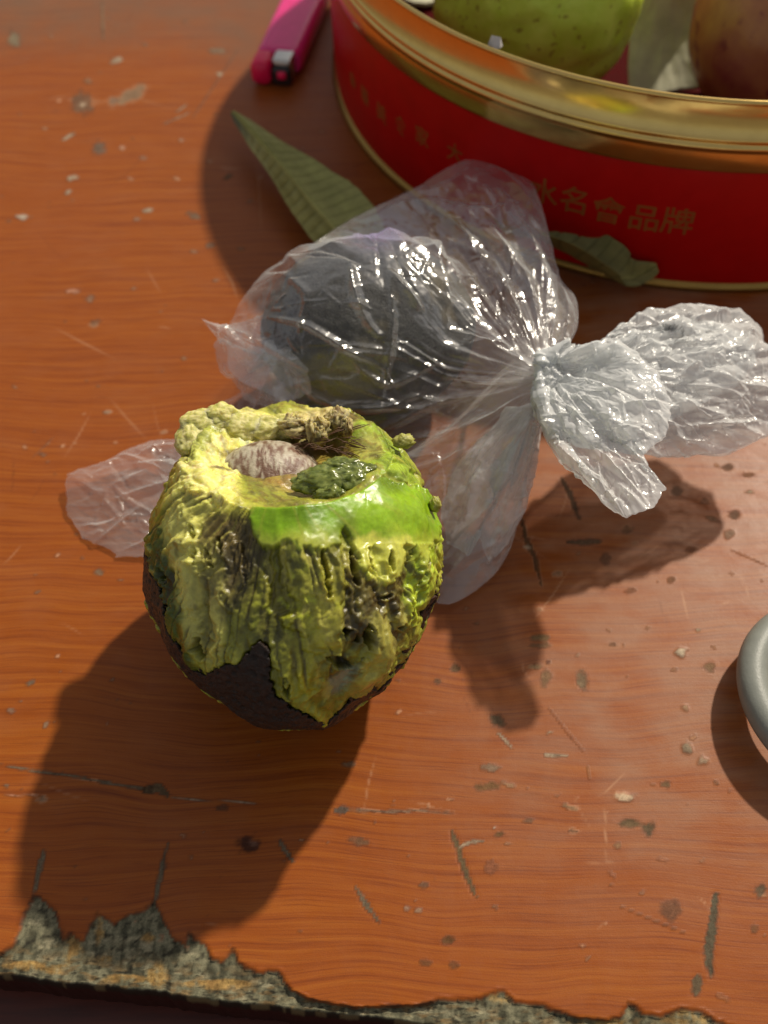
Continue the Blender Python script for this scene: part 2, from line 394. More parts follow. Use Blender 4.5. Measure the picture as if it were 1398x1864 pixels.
# scratches (pixel polylines on the table): pts, half width, colour, depth
GR, DK, LT, PK = g((112, 106, 88)), g((66, 58, 45)), g((178, 160, 136)), g((196, 140, 112))
lines = [([(80, 1548), (72, 1580), (62, 1628)], 5, GR, .03), ([(305, 1535), (296, 1575), (286, 1620), (282, 1645)], 5, GR, .03),
         ([(0, 1391), (60, 1403), (130, 1412), (200, 1426), (262, 1436), (292, 1442)], 3.2, GR, .02), ([(262, 1438), (290, 1434), (305, 1448)], 9, g((96, 84, 62)), .04),
         ([(310, 1450), (350, 1455), (470, 1462)], 1.5, LT, .01), ([(0, 1448), (80, 1447)], 1.4, PK, .01),
         ([(508, 1530), (520, 1548), (533, 1568)], 5, GR, .03), ([(648, 1615), (665, 1645), (690, 1678)], 4.2, GR, .03),
         ([(610, 1474), (640, 1474), (700, 1478), (770, 1475), (830, 1480)], 2.6, g((136, 112, 92)), .015), ([(612, 1475), (632, 1474)], 8, g((88, 84, 78)), .02),
         ([(822, 1512), (834, 1545), (838, 1560), (852, 1600), (868, 1634)], 5.4, g((104, 92, 66)), .04), ([(838, 1540), (860, 1532), (880, 1531)], 3.4, LT, .02),
         ([(1303, 1628), (1296, 1690), (1290, 1730), (1294, 1775)], 9.5, g((88, 88, 72)), .04), ([(1270, 1775), (1266, 1812)], 9, g((100, 92, 72)), .03),
         ([(950, 945), (958, 985), (972, 1010), (985, 1065)], 5, g((98, 72, 48)), .03), ([(1022, 870), (1038, 900), (1055, 945)], 5, g((92, 74, 58)), .03),
         ([(1035, 988), (1092, 986)], 6, g((104, 84, 66)), .02), ([(908, 1335), (920, 1348), (932, 1362)], 3.4, LT, .02), ([(992, 1374), (1032, 1376)], 3.4, LT, .02),
         ([(1000, 1290), (1035, 1335), (1065, 1370)], 1.6, g((190, 120, 86)), .005), ([(1070, 1395), (1072, 1420)], 1.5, g((190, 130, 90)), .005),
         ([(115, 255), (135, 243)], 3.2, LT, .0), ([(430, 95), (350, 215), (180, 60)][:2], 1.2, g((150, 110, 84)), .0), ([(186, 0), (188, 75)], 2.2, g((150, 126, 98)), 0), 
         ([(300, 225), (345, 205)], 1.3, LT, 0), ([(320, 205), (340, 190)], 1.3, LT, 0), ([(60, 832), (98, 795)], 1.0, g((190, 120, 80)), 0),
         ([(1130, 1650), (1250, 1700)], 1.2, g((160, 110, 80)), 0), ([(1398, 1030), (1330, 1000)], 1.2, g((190, 140, 110)), 0)]
for pts, wd, col, dep in lines:
    x0, y0 = np.min(pts, 0)-30; x1, y1 = np.max(pts, 0)+30
    s = (PX > x0) & (PX < x1) & (PY > y0) & (PY < y1)
    if not s.any(): continue
    d, tt = sdline(PX[s], PY[s], pts)
    m = np.zeros_like(X); ww = wd*(.35+.65*np.sin(np.clip(tt, .02, .98)*np.pi)**.5)
    m[s] = sst(ww+1.6, ww-1.6, d+(wob[s]*.10+wob2[s]*1.5)*min(1.6, wd/3)); put(col, m*.9, tuple(c*.5 for c in col), sst(-.1, .4, n2)); Z -= m*dep*.45
    wear_light[..., 1] = np.maximum(wear_light[..., 1], m)
# flecks, dents, paint specks: cx, cy, rx, ry, angle, colour, height
flk = [(237, 174, 34, 12, -28, g((120, 106, 84)), -.01), (205, 185, 10, 8, 0, g((120, 100, 84)), -.01), (150, 188, 22, 20, 20, g((120, 92, 70)), -.01), (180, 270, 13, 12, -40, g((108, 96, 82)), -.01), (150, 190, 6, 5, 0, LT, .01),
       (133, 324, 12, 5, -10, LT, .02), (124, 350, 7, 4, -30, LT, .02), (40, 395, 11, 6, 0, g((190, 176, 158)), .02), (268, 383, 9, 5, 0, LT, .01), (250, 399, 8, 4, 0, g((170, 130, 105)), .01), (222, 270, 6, 5, 0, g((200, 150, 120)), .01),
       (352, 392, 12, 7, 20, g((124, 104, 84)), -.02), (382, 447, 8, 5, 0, g((132, 104, 84)), 0), (134, 530, 13, 5, -6, g((196, 138, 110)), .01), (164, 544, 10, 6, 0, g((140, 106, 84)), -.01), (172, 588, 10, 7, -20, g((130, 96, 72)), -.01),
       (26, 72, 12, 14, 0, g((134, 124, 100)), .0), (212, 110, 12, 6, -20, LT, .01), (160, 148, 9, 5, 0, g((150, 110, 80)), .01), (397, 92, 16, 6, 0, g((140, 116, 92)), 0), (400, 135, 6, 4, 0, LT, .01), (330, 255, 5, 4, 0, g((190, 140, 110)), 0), (260, 288, 7, 4, 0, g((150, 110, 85)), 0), (415, 322, 9, 4, -30, g((110, 92, 70)), 0), (392, 510, 6, 3, 0, g((150, 110, 84)), 0), (335, 652, 5, 4, 0, g((150, 110, 80)), 0), (196, 750, 8, 5, 0, g((150, 128, 108)), 0), (86, 840, 4, 3, 0, g((170, 120, 90)), 0),
       (180, 1041, 9, 6, -10, g((130, 110, 88)), -.02), (54, 1243, 9, 6, -20, g((120, 108, 90)), -.01), (38, 1276, 4, 2, 0, LT, .01), (20, 1294, 8, 5, 0, g((140, 110, 90)), 0), (84, 1320, 9, 4, -50, g((150, 124, 100)), 0), (12, 1430, 6, 4, 0, g((130, 110, 90)), 0), (76, 1455, 9, 7, 0, g((130, 106, 84)), -.01),
       (452, 1536, 22, 15, -10, g((52, 32, 28)), -.05), (460, 1533, 9, 7, 0, g((112, 84, 72)), .02), (635, 1392, 14, 6, 0, g((128, 104, 80)), 0), (655, 1532, 20, 7, 10, g((116, 86, 62)), -.02), (274, 1590, 3, 2, 0, LT, 0), (405, 1470, 10, 6, 0, g((100, 66, 44)), 0),
       (982, 1160, 18, 7, 0, g((120, 100, 70)), -.02), (985, 1175, 18, 5, 0, g((120, 92, 66)), 0), (978, 1213, 14, 5, 0, g((150, 124, 92)), .01), (992, 1235, 9, 14, 10, g((142, 112, 82)), -.01), (998, 1205, 5, 4, 0, g((110, 70, 56)), 0), (1060, 1238, 11, 18, -15, g((132, 116, 92)), -.03), (1052, 1193, 4, 4, 0, g((190, 160, 130)), 0),
       (830, 1216, 9, 9, 0, g((102, 82, 58)), -.04), (797, 1240, 8, 6, 0, g((112, 84, 62)), -.02), (906, 1311, 13, 11, 0, g((92, 84, 66)), -.04), (892, 1397, 17, 7, 0, g((150, 128, 106)), .01), (890, 1432, 26, 8, 0, g((122, 92, 58)), -.03), (925, 1428, 14, 4, 20, g((160, 126, 96)), 0),
       (997, 1334, 7, 2, 0, LT, 0), (1115, 1173, 8, 4, 0, g((124, 88, 66)), -.01), (1238, 1187, 10, 9, 0, g((196, 180, 156)), .04), (1293, 1214, 10, 11, 0, g((128, 102, 76)), -.02), (1271, 1147, 6, 3, 0, LT, 0), (1248, 1288, 7, 6, 0, g((170, 138, 108)), .02), (1250, 1362, 10, 11, 0, g((160, 146, 122)), .04), (1279, 1384, 8, 8, 0, g((172, 148, 124)), .03), (1213, 1428, 9, 9, 0, g((124, 102, 72)), -.02),
       (1136, 1450, 19, 9, 5, g((200, 180, 152)), .03), (1145, 1499, 22, 8, 0, g((104, 90, 64)), -.03), (1182, 1508, 12, 13, 0, g((92, 84, 62)), -.04), (1045, 1513, 12, 4, 10, g((84, 62, 46)), -.02), (1040, 1470, 14, 5, 20, g((136, 112, 84)), 0), (962, 1494, 10, 4, 0, g((128, 96, 74)), 0),
       (908, 1518, 10, 6, 0, g((100, 78, 44)), -.02), (899, 1508, 3, 3, 0, g((245, 235, 215)), .02), (895, 1578, 13, 11, 0, g((146, 90, 62)), -.01), (815, 1712, 14, 8, 0, g((100, 72, 40)), -.03), (770, 1612, 8, 6, 0, g((116, 86, 66)), 0), (740, 1652, 6, 5, 0, g((170, 138, 116)), 0), (763, 1657, 8, 5, 0, g((160, 128, 104)), 0), (826, 1756, 9, 6, 0, g((110, 70, 40)), -.01), (775, 1752, 10, 6, 0, g((110, 70, 40)), -.01),
       (1220, 1658, 18, 20, 0, g((122, 84, 62)), -.01), (1168, 1625, 6, 4, 0, g((176, 128, 100)), 0), (1385, 1620, 10, 12, 0, g((92, 84, 66)), -.02), (1373, 1692, 7, 7, 0, g((128, 88, 58)), -.01), (1205, 1565, 14, 4, 15, g((180, 118, 86)), 0), (1115, 1592, 8, 4, 30, g((170, 110, 82)), 0), (1125, 1540, 7, 6, 0, g((150, 116, 84)), 0), (1314, 1815, 16, 5, 30, g((180, 118, 80)), 0),
       (1232, 893, 10, 11, 0, g((112, 86, 70)), -.04), (1283, 913, 8, 6, 0, g((140, 100, 78)), 0), (1336, 937, 11, 8, 0, g((108, 84, 68)), -.03), (1328, 971, 10, 8, 0, g((140, 112, 92)), .02), (1295, 944, 14, 4, 20, g((140, 108, 84)), 0), (1143, 963, 11, 8, 0, g((122, 88, 62)), -.02), (1325, 850, 10, 6, 0, g((112, 84, 68)), -.02), (1362, 864, 12, 4, 0, g((120, 84, 60)), -.01), (1103, 1018, 10, 12, 10, g((120, 84, 62)), 0), (1015, 1045, 10, 6, 0, g((140, 104, 78)), 0), (1365, 895, 7, 3, 0, LT, 0), (958, 996, 6, 5, 0, LT, .02), (1258, 1000, 10, 5, 0, g((120, 74, 50)), 0), (1148, 1075, 9, 6, 0, g((122, 80, 56)), 0), (1222, 1055, 7, 6, 0, g((130, 90, 64)), 0)]
r2 = np.random.default_rng(11)
for _ in range(260):
    cx, cy = r2.uniform(-20, 1420), r2.uniform(0, 1800)
    s_ = r2.uniform(1.2, 3.6); c_ = g(tuple(np.array((176, 128, 96))*r2.uniform(.75, 1.15)))
    flk.append((cx, cy, s_*r2.uniform(1, 2.2), s_, r2.uniform(-40, 40), c_, 0))
for _ in range(90):
    x0, y0 = r2.uniform(0, 1398), r2.uniform(0, 1780); a_ = r2.choice([r2.normal(.1, .25), r2.normal(-.9, .4), r2.normal(1.1, .3)]); ln = r2.uniform(20, 130)
    pts = [(x0, y0), (x0+ln*.5*math.cos(a_)+r2.uniform(-4, 4), y0+ln*.5*math.sin(a_)), (x0+ln*math.cos(a_), y0+ln*math.sin(a_)+r2.uniform(-6, 6))]
    bx = (PX[:, 380] > x0-420) & (PX[:, 380] < x0+420); ii = np.where(bx)[0]
    if not len(ii): continue
    sub = (slice(ii[0], ii[-1]+1), slice(None)); px_, py_ = PX[sub], PY[sub]
    mm = (px_ > min(p[0] for p in pts)-6) & (px_ < max(p[0] for p in pts)+6) & (py_ > min(p[1] for p in pts)-6) & (py_ < max(p[1] for p in pts)+6)
    if not mm.any(): continue
    d, tt = sdline(px_[mm], py_[mm], pts); m = sst(2.4, .4, d)*np.sin(np.clip(tt, .03, .97)*np.pi)*r2.uniform(.15, .5)
    c_ = np.array(g((190, 142, 106)) if r2.random() < .75 else g((90, 44, 24)))
    A_ = mark[sub]; q_ = A_[mm]; q_[:, :3] = q_[:, :3]*(1-m[:, None])+c_*m[:, None] if False else np.where((q_[:, 3:] < .05), c_, q_[:, :3]); q_[:, 3] = np.maximum(q_[:, 3], m); A_[mm] = q_
for cx, cy, rx, ry, an, col, hgt in flk:
    R_ = max(rx, ry)*1.9+4
    ix = np.where((PX[:, 380] > cx-400) & (PX[:, 380] < cx+400))[0]
    if len(ix) == 0: continue
    i0, i1 = ix[0], ix[-1]+1
    jr = np.where((PY[i0:i1].min(0) < cy+R_) & (PY[i0:i1].max(0) > cy-R_))[0]
    if len(jr) == 0: continue
    j0, j1 = jr[0], jr[-1]+1; sl_ = (slice(i0, i1), slice(j0, j1))
    dx, dy = PX[sl_]-cx, PY[sl_]-cy; a = math.radians(an); ux, uy = dx*math.cos(a)+dy*math.sin(a), -dx*math.sin(a)+dy*math.cos(a)
    q = np.hypot(ux/rx, uy/ry)+wob[sl_]*.024*min(1, rx/6)+wob2[sl_]*.75*min(1, rx/8); m = sst(1.25, .6, q)*(.85 if rx > 4.5 else .55)
    if not (m > 0).any(): continue
    tex = sst(-.3, .35, n2[sl_]*.6+n3[sl_]*.6)[..., None]
    cc = np.array(col)*(1.15-.4*tex)
    mark[sl_+(slice(0, 3),)] = mark[sl_+(slice(0, 3),)]*(1-m[..., None])+cc*m[..., None]
    mark[sl_+(3,)] = np.maximum(mark[sl_+(3,)], m); Z[sl_] += sst(1.3, .3, q)*hgt*(.5 if hgt < 0 else .8)
    if hgt < 0: Z[sl_] += sst(.45, 0, np.abs(q-1.25))*.004
    wear_light[sl_+(1,)] = np.maximum(wear_light[sl_+(1,)], m)
wear_light[..., 2] = .5*sst(650, 1150, PX+wob*3)*sst(1800, 1350, PY)*sst(-.5, .3, fbm(X*.5, Y*1.2, 77., 4))+.05*sst(.0, .4, fbm(X*.4, Y*.8, 71., 4))  # sun sheen on the right painted as pale haze, plus faint scattered dust
# soft cast shadow top left, painted as a dull grey-brown tint
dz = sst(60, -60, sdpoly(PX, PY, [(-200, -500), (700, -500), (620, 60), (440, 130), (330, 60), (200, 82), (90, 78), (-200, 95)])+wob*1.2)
wear_light[..., 0] = dz*(.75+.5*fbm(X*.6, Y*.6, 2., 4))
Z += .004*fbm(X*.25, Y*.25, 9., 2)
# rounded arris and front face rows
nx = len(xs); rows = []
for (dv, dzv) in [(-.10, -1.9), (-.10, -.5), (-.09, -.16), (-.05, -.05)]:
    rows.append(np.stack([X[:, 0], Y[:, 0]+dv, Z[:, 0]+dzv+(0 if dzv > -1 else -Z[:, 0])], -1))
rows = np.stack(rows, 1)
P = np.stack([X, Y, Z], -1); P = np.concatenate([rows, P], 1)
ed = np.zeros((nx, 4, 4)); ed[..., :3] = g((40, 34, 26)); ed[..., 3] = 1; ed[:, 0:2, :3] = g((52, 20, 12))
ed[:, 2:, :3] = np.where(sst(-.1, .1, n1[:, 0])[:, None, None] > .5, g((96, 84, 58)), g((36, 32, 24)))
mark = np.concatenate([ed, mark], 1); wear_light = np.concatenate([np.zeros((nx, 4, 3)), wear_light], 1)
table = mesh_obj('table_top', P.reshape(-1, 3), grid_faces(nx, P.shape[1]), mt, cols={'mark': mark.reshape(-1, 4), 'wear_light': wear_light.reshape(-1, 3)}, kind='structure')
ya, yb = yedge(-80), yedge(80)
V = [(-80, ya-14, -3.4), (80, yb-14, -3.4), (80, yb+6, -3.4), (-80, ya+6, -3.4), (-80, ya-14, -1.9), (80, yb-14, -1.9), (80, yb+6, -1.9), (-80, ya+6, -1.9)]
BOXF = [(0, 3, 2, 1), (4, 5, 6, 7), (0, 1, 5, 4), (1, 2, 6, 5), (2, 3, 7, 6), (3, 0, 4, 7)]
rail = mesh_obj('table_rail', V, BOXF, mr, smooth=False, kind='structure')

# ================================================================ TIN
TC, TR, TH = np.array([14.436, 45.747]), 16.085, 8.153
tin = thing('round_tin', (TC[0], TC[1], 0), 'large round red tin with gold rim bands and gold lettering, holding fruit', 'tin')
bodyp = [(TR-.10, .32), (TR-.06, .55), (TR-.05, 3), (TR-.05, 5.15), (TR-.08, 5.35)]
mesh_obj('red_wall', *lathe(TC, bodyp, 360), m_red, tin)
bandp = [(TR-.10, 5.30), (TR-.01, 5.36), (TR+.02, 5.45), (TR+.02, 6.1), (TR+.02, 6.2), (TR+.07, 6.27), (TR+.08, 6.33), (TR+.06, 6.40), (TR-.01, 6.44), (TR-.01, 6.50), (TR+.05, 6.56), (TR+.07, 6.62), (TR+.04, 6.69), (TR-.02, 6.74), (TR-.02, 7.98)]
mesh_obj('gold_band', *lathe(TC, bandp, 360), m_gold, tin)
a = np.linspace(-.4*np.pi, 1.45*np.pi, 12)
rimp = [(TR-.02, 7.97)]+[(TR+.03+.10*math.cos(t_), TH-.10+.10*math.sin(t_)) for t_ in np.linspace(-1.2, math.pi, 9)]+[(TR-.09, 7.9), (TR-.12, 7.7)]
mesh_obj('rolled_rim', *lathe(TC, rimp, 360), m_gold, tin)
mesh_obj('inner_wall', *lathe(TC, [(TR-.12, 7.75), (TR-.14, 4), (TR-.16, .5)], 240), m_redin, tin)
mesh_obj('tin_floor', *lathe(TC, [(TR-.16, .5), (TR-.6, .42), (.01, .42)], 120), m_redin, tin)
mesh_obj('base_ring', *lathe(TC, [(TR-.3, .02), (TR+.02, .02), (TR+.07, .07), (TR+.07, .18), (TR+.02, .27), (TR-.10, .34)], 360), m_gold2, tin)
# lettering wrapped round the wall
def wrap_text(s, px, size, parent, label=None):
    """one character whose foot stands where the photograph pixel meets the wall"""
    cu = bpy.data.curves.new('c', 'FONT'); cu.body = s; cu.size = size; cu.align_x = 'CENTER'; cu.align_y = 'CENTER'; cu.resolution_u = 3
    cu.offset = .012*size
    o = bpy.data.objects.new('c', cu); COL.objects.link(o); dg = bpy.context.evaluated_depsgraph_get(); dg.update()
    me = bpy.data.meshes.new_from_object(o.evaluated_get(dg)); bpy.data.objects.remove(o)
    d = ((px[0]-699)/F)*_R-((px[1]-932)/F)*_U+_F; o0 = np.array([0, 0, HC])
    A = d[0]**2+d[1]**2; B = 2*(d[0]*(o0[0]-TC[0])+d[1]*(o0[1]-TC[1])); Cc = (o0[0]-TC[0])**2+(o0[1]-TC[1])**2-TR**2
    t_ = (-B-math.sqrt(B*B-4*A*Cc))/2/A; p = o0+d*t_; th = math.atan2(p[1]-TC[1], p[0]-TC[0])
    V = np.array([v.co[:] for v in me.vertices]); Fs = [tuple(q.vertices) for q in me.polygons]
    if not len(V): return
    ang = th+V[:, 0]/TR; r = TR-.045
    W = np.stack([TC[0]+r*np.cos(ang), TC[1]+r*np.sin(ang), p[2]+V[:, 1]], -1)
    ob = mesh_obj('printed_character', W, Fs, m_goldprint, parent, smooth=False)
for s, px in [('水', (988, 354)), ('名', (1045, 370)), ('會', (1106, 388)), ('品', (1172, 402)), ('牌', (1233, 408))]:
    wrap_text(s, px, 1.22, tin)
for s, px in [('金', (640, 150)), ('華', (662, 178)), ('美', (692, 208)), ('食', (727, 232)), ('家', (766, 252)), ('大', (826, 282))]:
    wrap_text(s, px, .85, tin)

# fruit and paper in the tin
def fruit_mat(name, c1, c2, c3, rough, scale, spot=.6):
    m, t, bs = mat(name); b = NB(t); v = b.coord()
    n = b.noise(v, scale, 4, .6); s = b.noise(v, scale*3.2, 3, .5)
    c = b.ramp(n, [(.35, c1), (.65, c2)]); c = b.mix(b.ramp(s, [(spot, (0, 0, 0)), (spot+.07, (1, 1, 1))]), c, c3)
    b.l(c, bs.inputs['Base Color']); bs.inputs['Roughness'].default_value = rough; bs.inputs['Subsurface Weight'].default_value = .4; bs.inputs['Subsurface Radius'].default_value = (.6, .6, .3); bs.inputs['Subsurface Scale'].default_value = .012
    b.bump(b.noise(v, scale*5, 4, .6), .35, .0007, bs); return m
m_guava = fruit_mat('green_fruit_rind', (.62, .82, .06), (.76, .93, .12), (.40, .42, .04), .45, .9, .62)
m_mango = fruit_mat('ripe_fruit_rind', (.34, .08, .06), (.56, .25, .08), (.26, .05, .05), .4, .35, .60)
m_cream = plain('cream_paper', (.62, .60, .44), .8, .2, 1.5, .25, .3)
c = unproj(985, 10, 7.0)
V, Fc = ball((0, 0, 0), (4.15, 3.7, 4.3), 120, 80, .10, 1.6, 3)
c = np.array([7.0, 44.6, 4.6]); pq = proj(np.array([[*c]]))
# bumps
D = V/np.linalg.norm(V, axis=1)[:, None]; V = V*(1+.02*fbm(D[:, 0]*6, D[:, 1]*6, D[:, 2]*6, 3))[:, None]
c_gu = unproj(982, 8, 5.5); V = V+c_gu+np.array([0, .6, 0])
guava = mesh_obj('green_fruit', V, Fc, m_guava, loc=(c_gu[0], c_gu[1]+.6, 1)); tag(guava, 'knobbly bright green fruit leaning on the inside of the tin rim', 'fruit')
c_m = unproj(1435, 60, 4.2)
V, Fc = ball(c_m, (3.9, 4.4, 3.8), 90, 60, .06, 1.4, 9)
mango = mesh_obj('red_brown_fruit', V, Fc, m_mango, loc=(c_m[0], c_m[1], .5)); tag(mango, 'smooth purple brown and orange fruit at the right end of the tin', 'fruit')
# cream cup shaped paper between the fruits
u = np.linspace(0, 1, 60)[:, None]; q = np.linspace(0, 1, 50)[None]
c_p = unproj(1225, 105, 2.6)
PP = np.stack([c_p[0]-1.5+3.3*u+0*q, c_p[1]+2.6*np.sin(q*2.0)+.8*u, c_p[2]-2.0+4.2*q+0*u], -1)
PP = PP+.25*np.stack([fbm(u*2+0*q, q*2+0*u, 1.), fbm(u*2+0*q, q*2+0*u, 5.), fbm(u*2+0*q, q*2+0*u, 9.)], -1)
pap = mesh_obj('packing_paper', PP.reshape(-1, 3), grid_faces(60, 50), m_cream, loc=(c_p[0], c_p[1], .5))
so_ = pap.modifiers.new('s', 'SOLIDIFY'); so_.thickness = .0006
tag(pap, 'pale cream curled paper between the green fruit and the brown fruit', 'paper')
def shard(px, z, sx, sy, name, label, mt_, ang=0, th=.12):
    c = unproj(*px, z); n = 9; a = np.linspace(0, 2*np.pi, n, endpoint=False)+ang; rr = .75+.35*rng.random(n)
    top = np.stack([c[0]+sx*rr*np.cos(a), c[1]+sy*rr*np.sin(a), c[2]+th*(1+rng.random(n)*.8)], -1); bot = top-np.array([0, 0, th*1.5])
    V = np.concatenate([bot, top]); Fs = [tuple(range(n))[::-1], tuple(range(n, 2*n))]+[(i, (i+1) % n, n+(i+1) % n, n+i) for i in range(n)]
    o = mesh_obj(name, V, Fs, mt_, loc=(c[0], c[1], c[2]), smooth=False); tag(o, label, 'scrap'); return o
c_s = unproj(1262, 2, 7.2)
shard((1250, -6), .62, 1.3, .9, 'paper_scrap', 'cream paper corner between fruits at the top edge of the photo', m_cream)
m_white = plain('white_shell', (.78, .72, .66), .5, .5, 4, .25)
n = 7; c = unproj(900, 78, TH-.05); V = []
for i in range(n):
    an = i/n*2*math.pi; V.append((c[0]+.30*math.cos(an)*(1-.3*(i % 2)), c[1]+.2*math.sin(an), c[2]-.12))
V += [(c[0]-.12, c[1], c[2]+.28), (c[0]+.2, c[1]+.05, c[2]+.18)]
Fs = [tuple(range(n))[::-1]]+[(i, (i+1) % n, 7 if i in (2, 3, 4, 1) else 8) for i in range(n)]+[(1, 7, 8), (5, 8, 7)]
chipo = mesh_obj('white_scrap', V, Fs, m_white, loc=tuple(c), smooth=False); tag(chipo, 'tiny white scrap sitting on the gold rim before the green fruit', 'scrap')
shard((768, -2), .62, 1.1, .8, 'cream_scrap', 'cream scrap inside the tin left of the green fruit', m_cream)

# ================================================================ RING (right edge)
m_grey = plain('grey_painted_metal', (.25, .26, .23), .45, .5, 3, .15, .25)
rc = unproj(1548, 1268, .7); Rm, rt = 2.72, .45
u = np.linspace(0, 2*np.pi, 160, endpoint=False)[:, None]; q = np.linspace(0, 2*np.pi, 33)[None]
rq = 1+.012*np.sin(3*u)
PP = np.stack([rc[0]+(Rm*rq+rt*np.cos(q))*np.cos(u), rc[1]+(Rm*rq+rt*np.cos(q))*np.sin(u), np.abs(.72-.2*np.cos(u))+rt*np.sin(q)*1.0+0*u], -1)
ring = mesh_obj('grey_ring', PP.reshape(-1, 3), grid_faces(160, 33, True), m_grey, loc=(rc[0], rc[1], 0))
ring['label'] = 'matt grey round metal ring at the right edge of the table'; ring['category'] = 'ring'

# ================================================================ LIGHTER
m_pink = plain('pink_plastic', (1, .05, .30), .22, .6, 2, .12, .02, Transmission_Weight=.12, Subsurface_Weight=.25, Subsurface_Radius=(.5, .1, .2), Subsurface_Scale=.004)
m_pinkd = plain('pink_button', (.90, .01, .10), .4, .5, 2, .1, .05)
m_dark = plain('dark_recess', (.03, .02, .02), .5)
A = unproj(500, 128, .65); B = unproj(580, -55, .65); ax = (B-A); L = np.linalg.norm(ax); ax /= L; ay = np.cross([0, 0, 1], ax)
lighter = thing('lighter', (A[0], A[1], 0), 'bright pink plastic lighter with grey metal hood beside the tin', 'lighter')
def rbox(o, l0, l1, w0, w1, h0, h1, rad, seg=5):
    """rounded-section bar along the lighter's axis"""
    cs = []
    for cx, cz, a0 in ((w1-rad, h1-rad, 0), (w0+rad, h1-rad, 90), (w0+rad, h0+rad, 180), (w1-rad, h0+rad, 270)):
        for k in range(seg+1):
            a = math.radians(a0+90*k/seg); cs.append((cx+rad*math.cos(a), cz+rad*math.sin(a)))
    cs = np.array(cs); cen = cs.mean(0); V = []
    for l, s in ((l0, .01), (l0, .86), (l0+rad*.35, .97), (l0+rad, 1), (l1-rad, 1), (l1-rad*.35, .97), (l1, .86), (l1, .01)):
        p = cen+(cs-cen)*s; V.append(A[None]*[1, 1, 0]+ax[None]*l+ay[None]*p[:, :1]+np.array([0, 0, 1])[None]*p[:, 1:])
    m = len(cs); V = np.concatenate(V); u = np.arange(7)[:, None]; k = np.arange(m)[None]; k2 = (k+1) % m
    return V, np.stack([u*m+k, u*m+k2, (u+1)*m+k2, (u+1)*m+k], -1).reshape(-1, 4)
ax = ax*1.0; ax[2] = 0
mesh_obj('lighter_body', *rbox(A, .75, L+1, -1.08, 1.08, .02, 1.2, .42), m_pink, lighter)
mesh_obj('lighter_end', *rbox(A, -.35, .80, .12, 1.08, .04, 1.18, .34), m_pinkd, lighter)
mesh_obj('metal_hood', *rbox(A, .02, .98, -.80, .12, .12, 1.16, .12), m_steel, lighter)
mesh_obj('button_housing', *rbox(A, -.28, .05, -.82, .10, .05, .92, .2), m_dark, lighter)
mesh_obj('thumb_button', *rbox(A, -.42, -.2, -.62, -.20, .45, .80, .1), m_pinkd, lighter)
mesh_obj('flint_mark', *rbox(A, 2.1, 2.7, .18, .42, 1.10, 1.135, .015), m_dark, lighter)

# ================================================================ LEAVES
def leaf_mat():
    m, t, bs = mat('dry_leaf'); b = NB(t); v = b.coord(); a = b.n('Attribute', attribute_name='col')
    n = b.noise(v, 4, 5, .6)
    c = b.mix(b.ramp(n, [(.3, (0, 0, 0)), (.7, (1, 1, 1))]), b.mix(.18, a.outputs['Color'], (.03, .04, .01)), a.outputs['Color'])
    b.l(c, bs.inputs['Base Color']); bs.inputs['Roughness'].default_value = .6; bs.inputs['Specular IOR Level'].default_value = .35
    b.bump(b.noise(v, 9, 4, .6), .3, .0004, bs); return m
m_leaf = leaf_mat()
def leaf(spine, half, name, label, base, veins=22, curl=.3, seed=0, zoff=.15, cup=.5, tipdark=None):
    sp = interp_open(spine, 220); P3 = unproj(sp[:, 0], sp[:, 1], sp[:, 2]); n = len(P3); m = 61
    t_ = np.gradient(P3, axis=0); t_ /= np.linalg.norm(t_, axis=1)[:, None]; sd_ = np.cross([0, 0, 1.], t_); sd_ /= np.linalg.norm(sd_, axis=1)[:, None]; up = np.cross(t_, sd_)
    s = np.linspace(0, 1, n)[:, None]; q = np.linspace(-1, 1, m)[None]
    wl = np.interp(s[:, 0], [h[0] for h in half], [h[1] for h in half])[:, None]; wr = np.interp(s[:, 0], [h[0] for h in half], [h[2] for h in half])[:, None]
    ww = np.where(q < 0, wl, wr)*(1+.05*fbm(s*14, q*1.0, seed+.5, 3))
    ph = (s-.055*np.abs(q)*1.2)*veins
    vn = np.abs(np.sin(ph*np.pi)); vr = np.exp(-(vn/.22)**2)
    hgt = cup*np.abs(q)**1.6*ww*.5+.07*(1-vr)*np.sin(np.abs(q)*np.pi)*np.minimum(1, ww)*1.1+.10*fbm(s*5, q*1.6, seed, 4)+curl*.22*np.sin(s*9+q*2+seed)*np.abs(q)
    mid = np.exp(-(q*ww/.07)**2); hgt = hgt-.05*mid
    P_ = P3[:, None]+sd_[:, None]*(q*ww)[..., None]+up[:, None]*hgt[..., None]
    P_[..., 2] = np.maximum(P_[..., 2]+zoff, .03)
    base = np.array(base); c = base*(1+.35*fbm(s*7, q*3, seed+2., 4))[..., None]
    c = c*(1-.35*vr[..., None]*(.6+.4*np.abs(q))[..., None])+np.array(g((150, 140, 80)))*(mid*.45)[..., None]
    if tipdark is not None:
        k = sst(tipdark, tipdark*.3, s+0*q)*sst(.1, -.5, q)
        c = c*(1-.75*k[..., None])
    o = mesh_obj(name, P_.reshape(-1, 3), grid_faces(n, m), m_leaf, loc=(P3[0, 0], P3[0, 1], 0), cols={'col': np.clip(c, 0.002, 1).reshape(-1, 3)})
    so_ = o.modifiers.new('s', 'SOLIDIFY'); so_.thickness = .0002
    tag(o, label, 'leaf'); return o
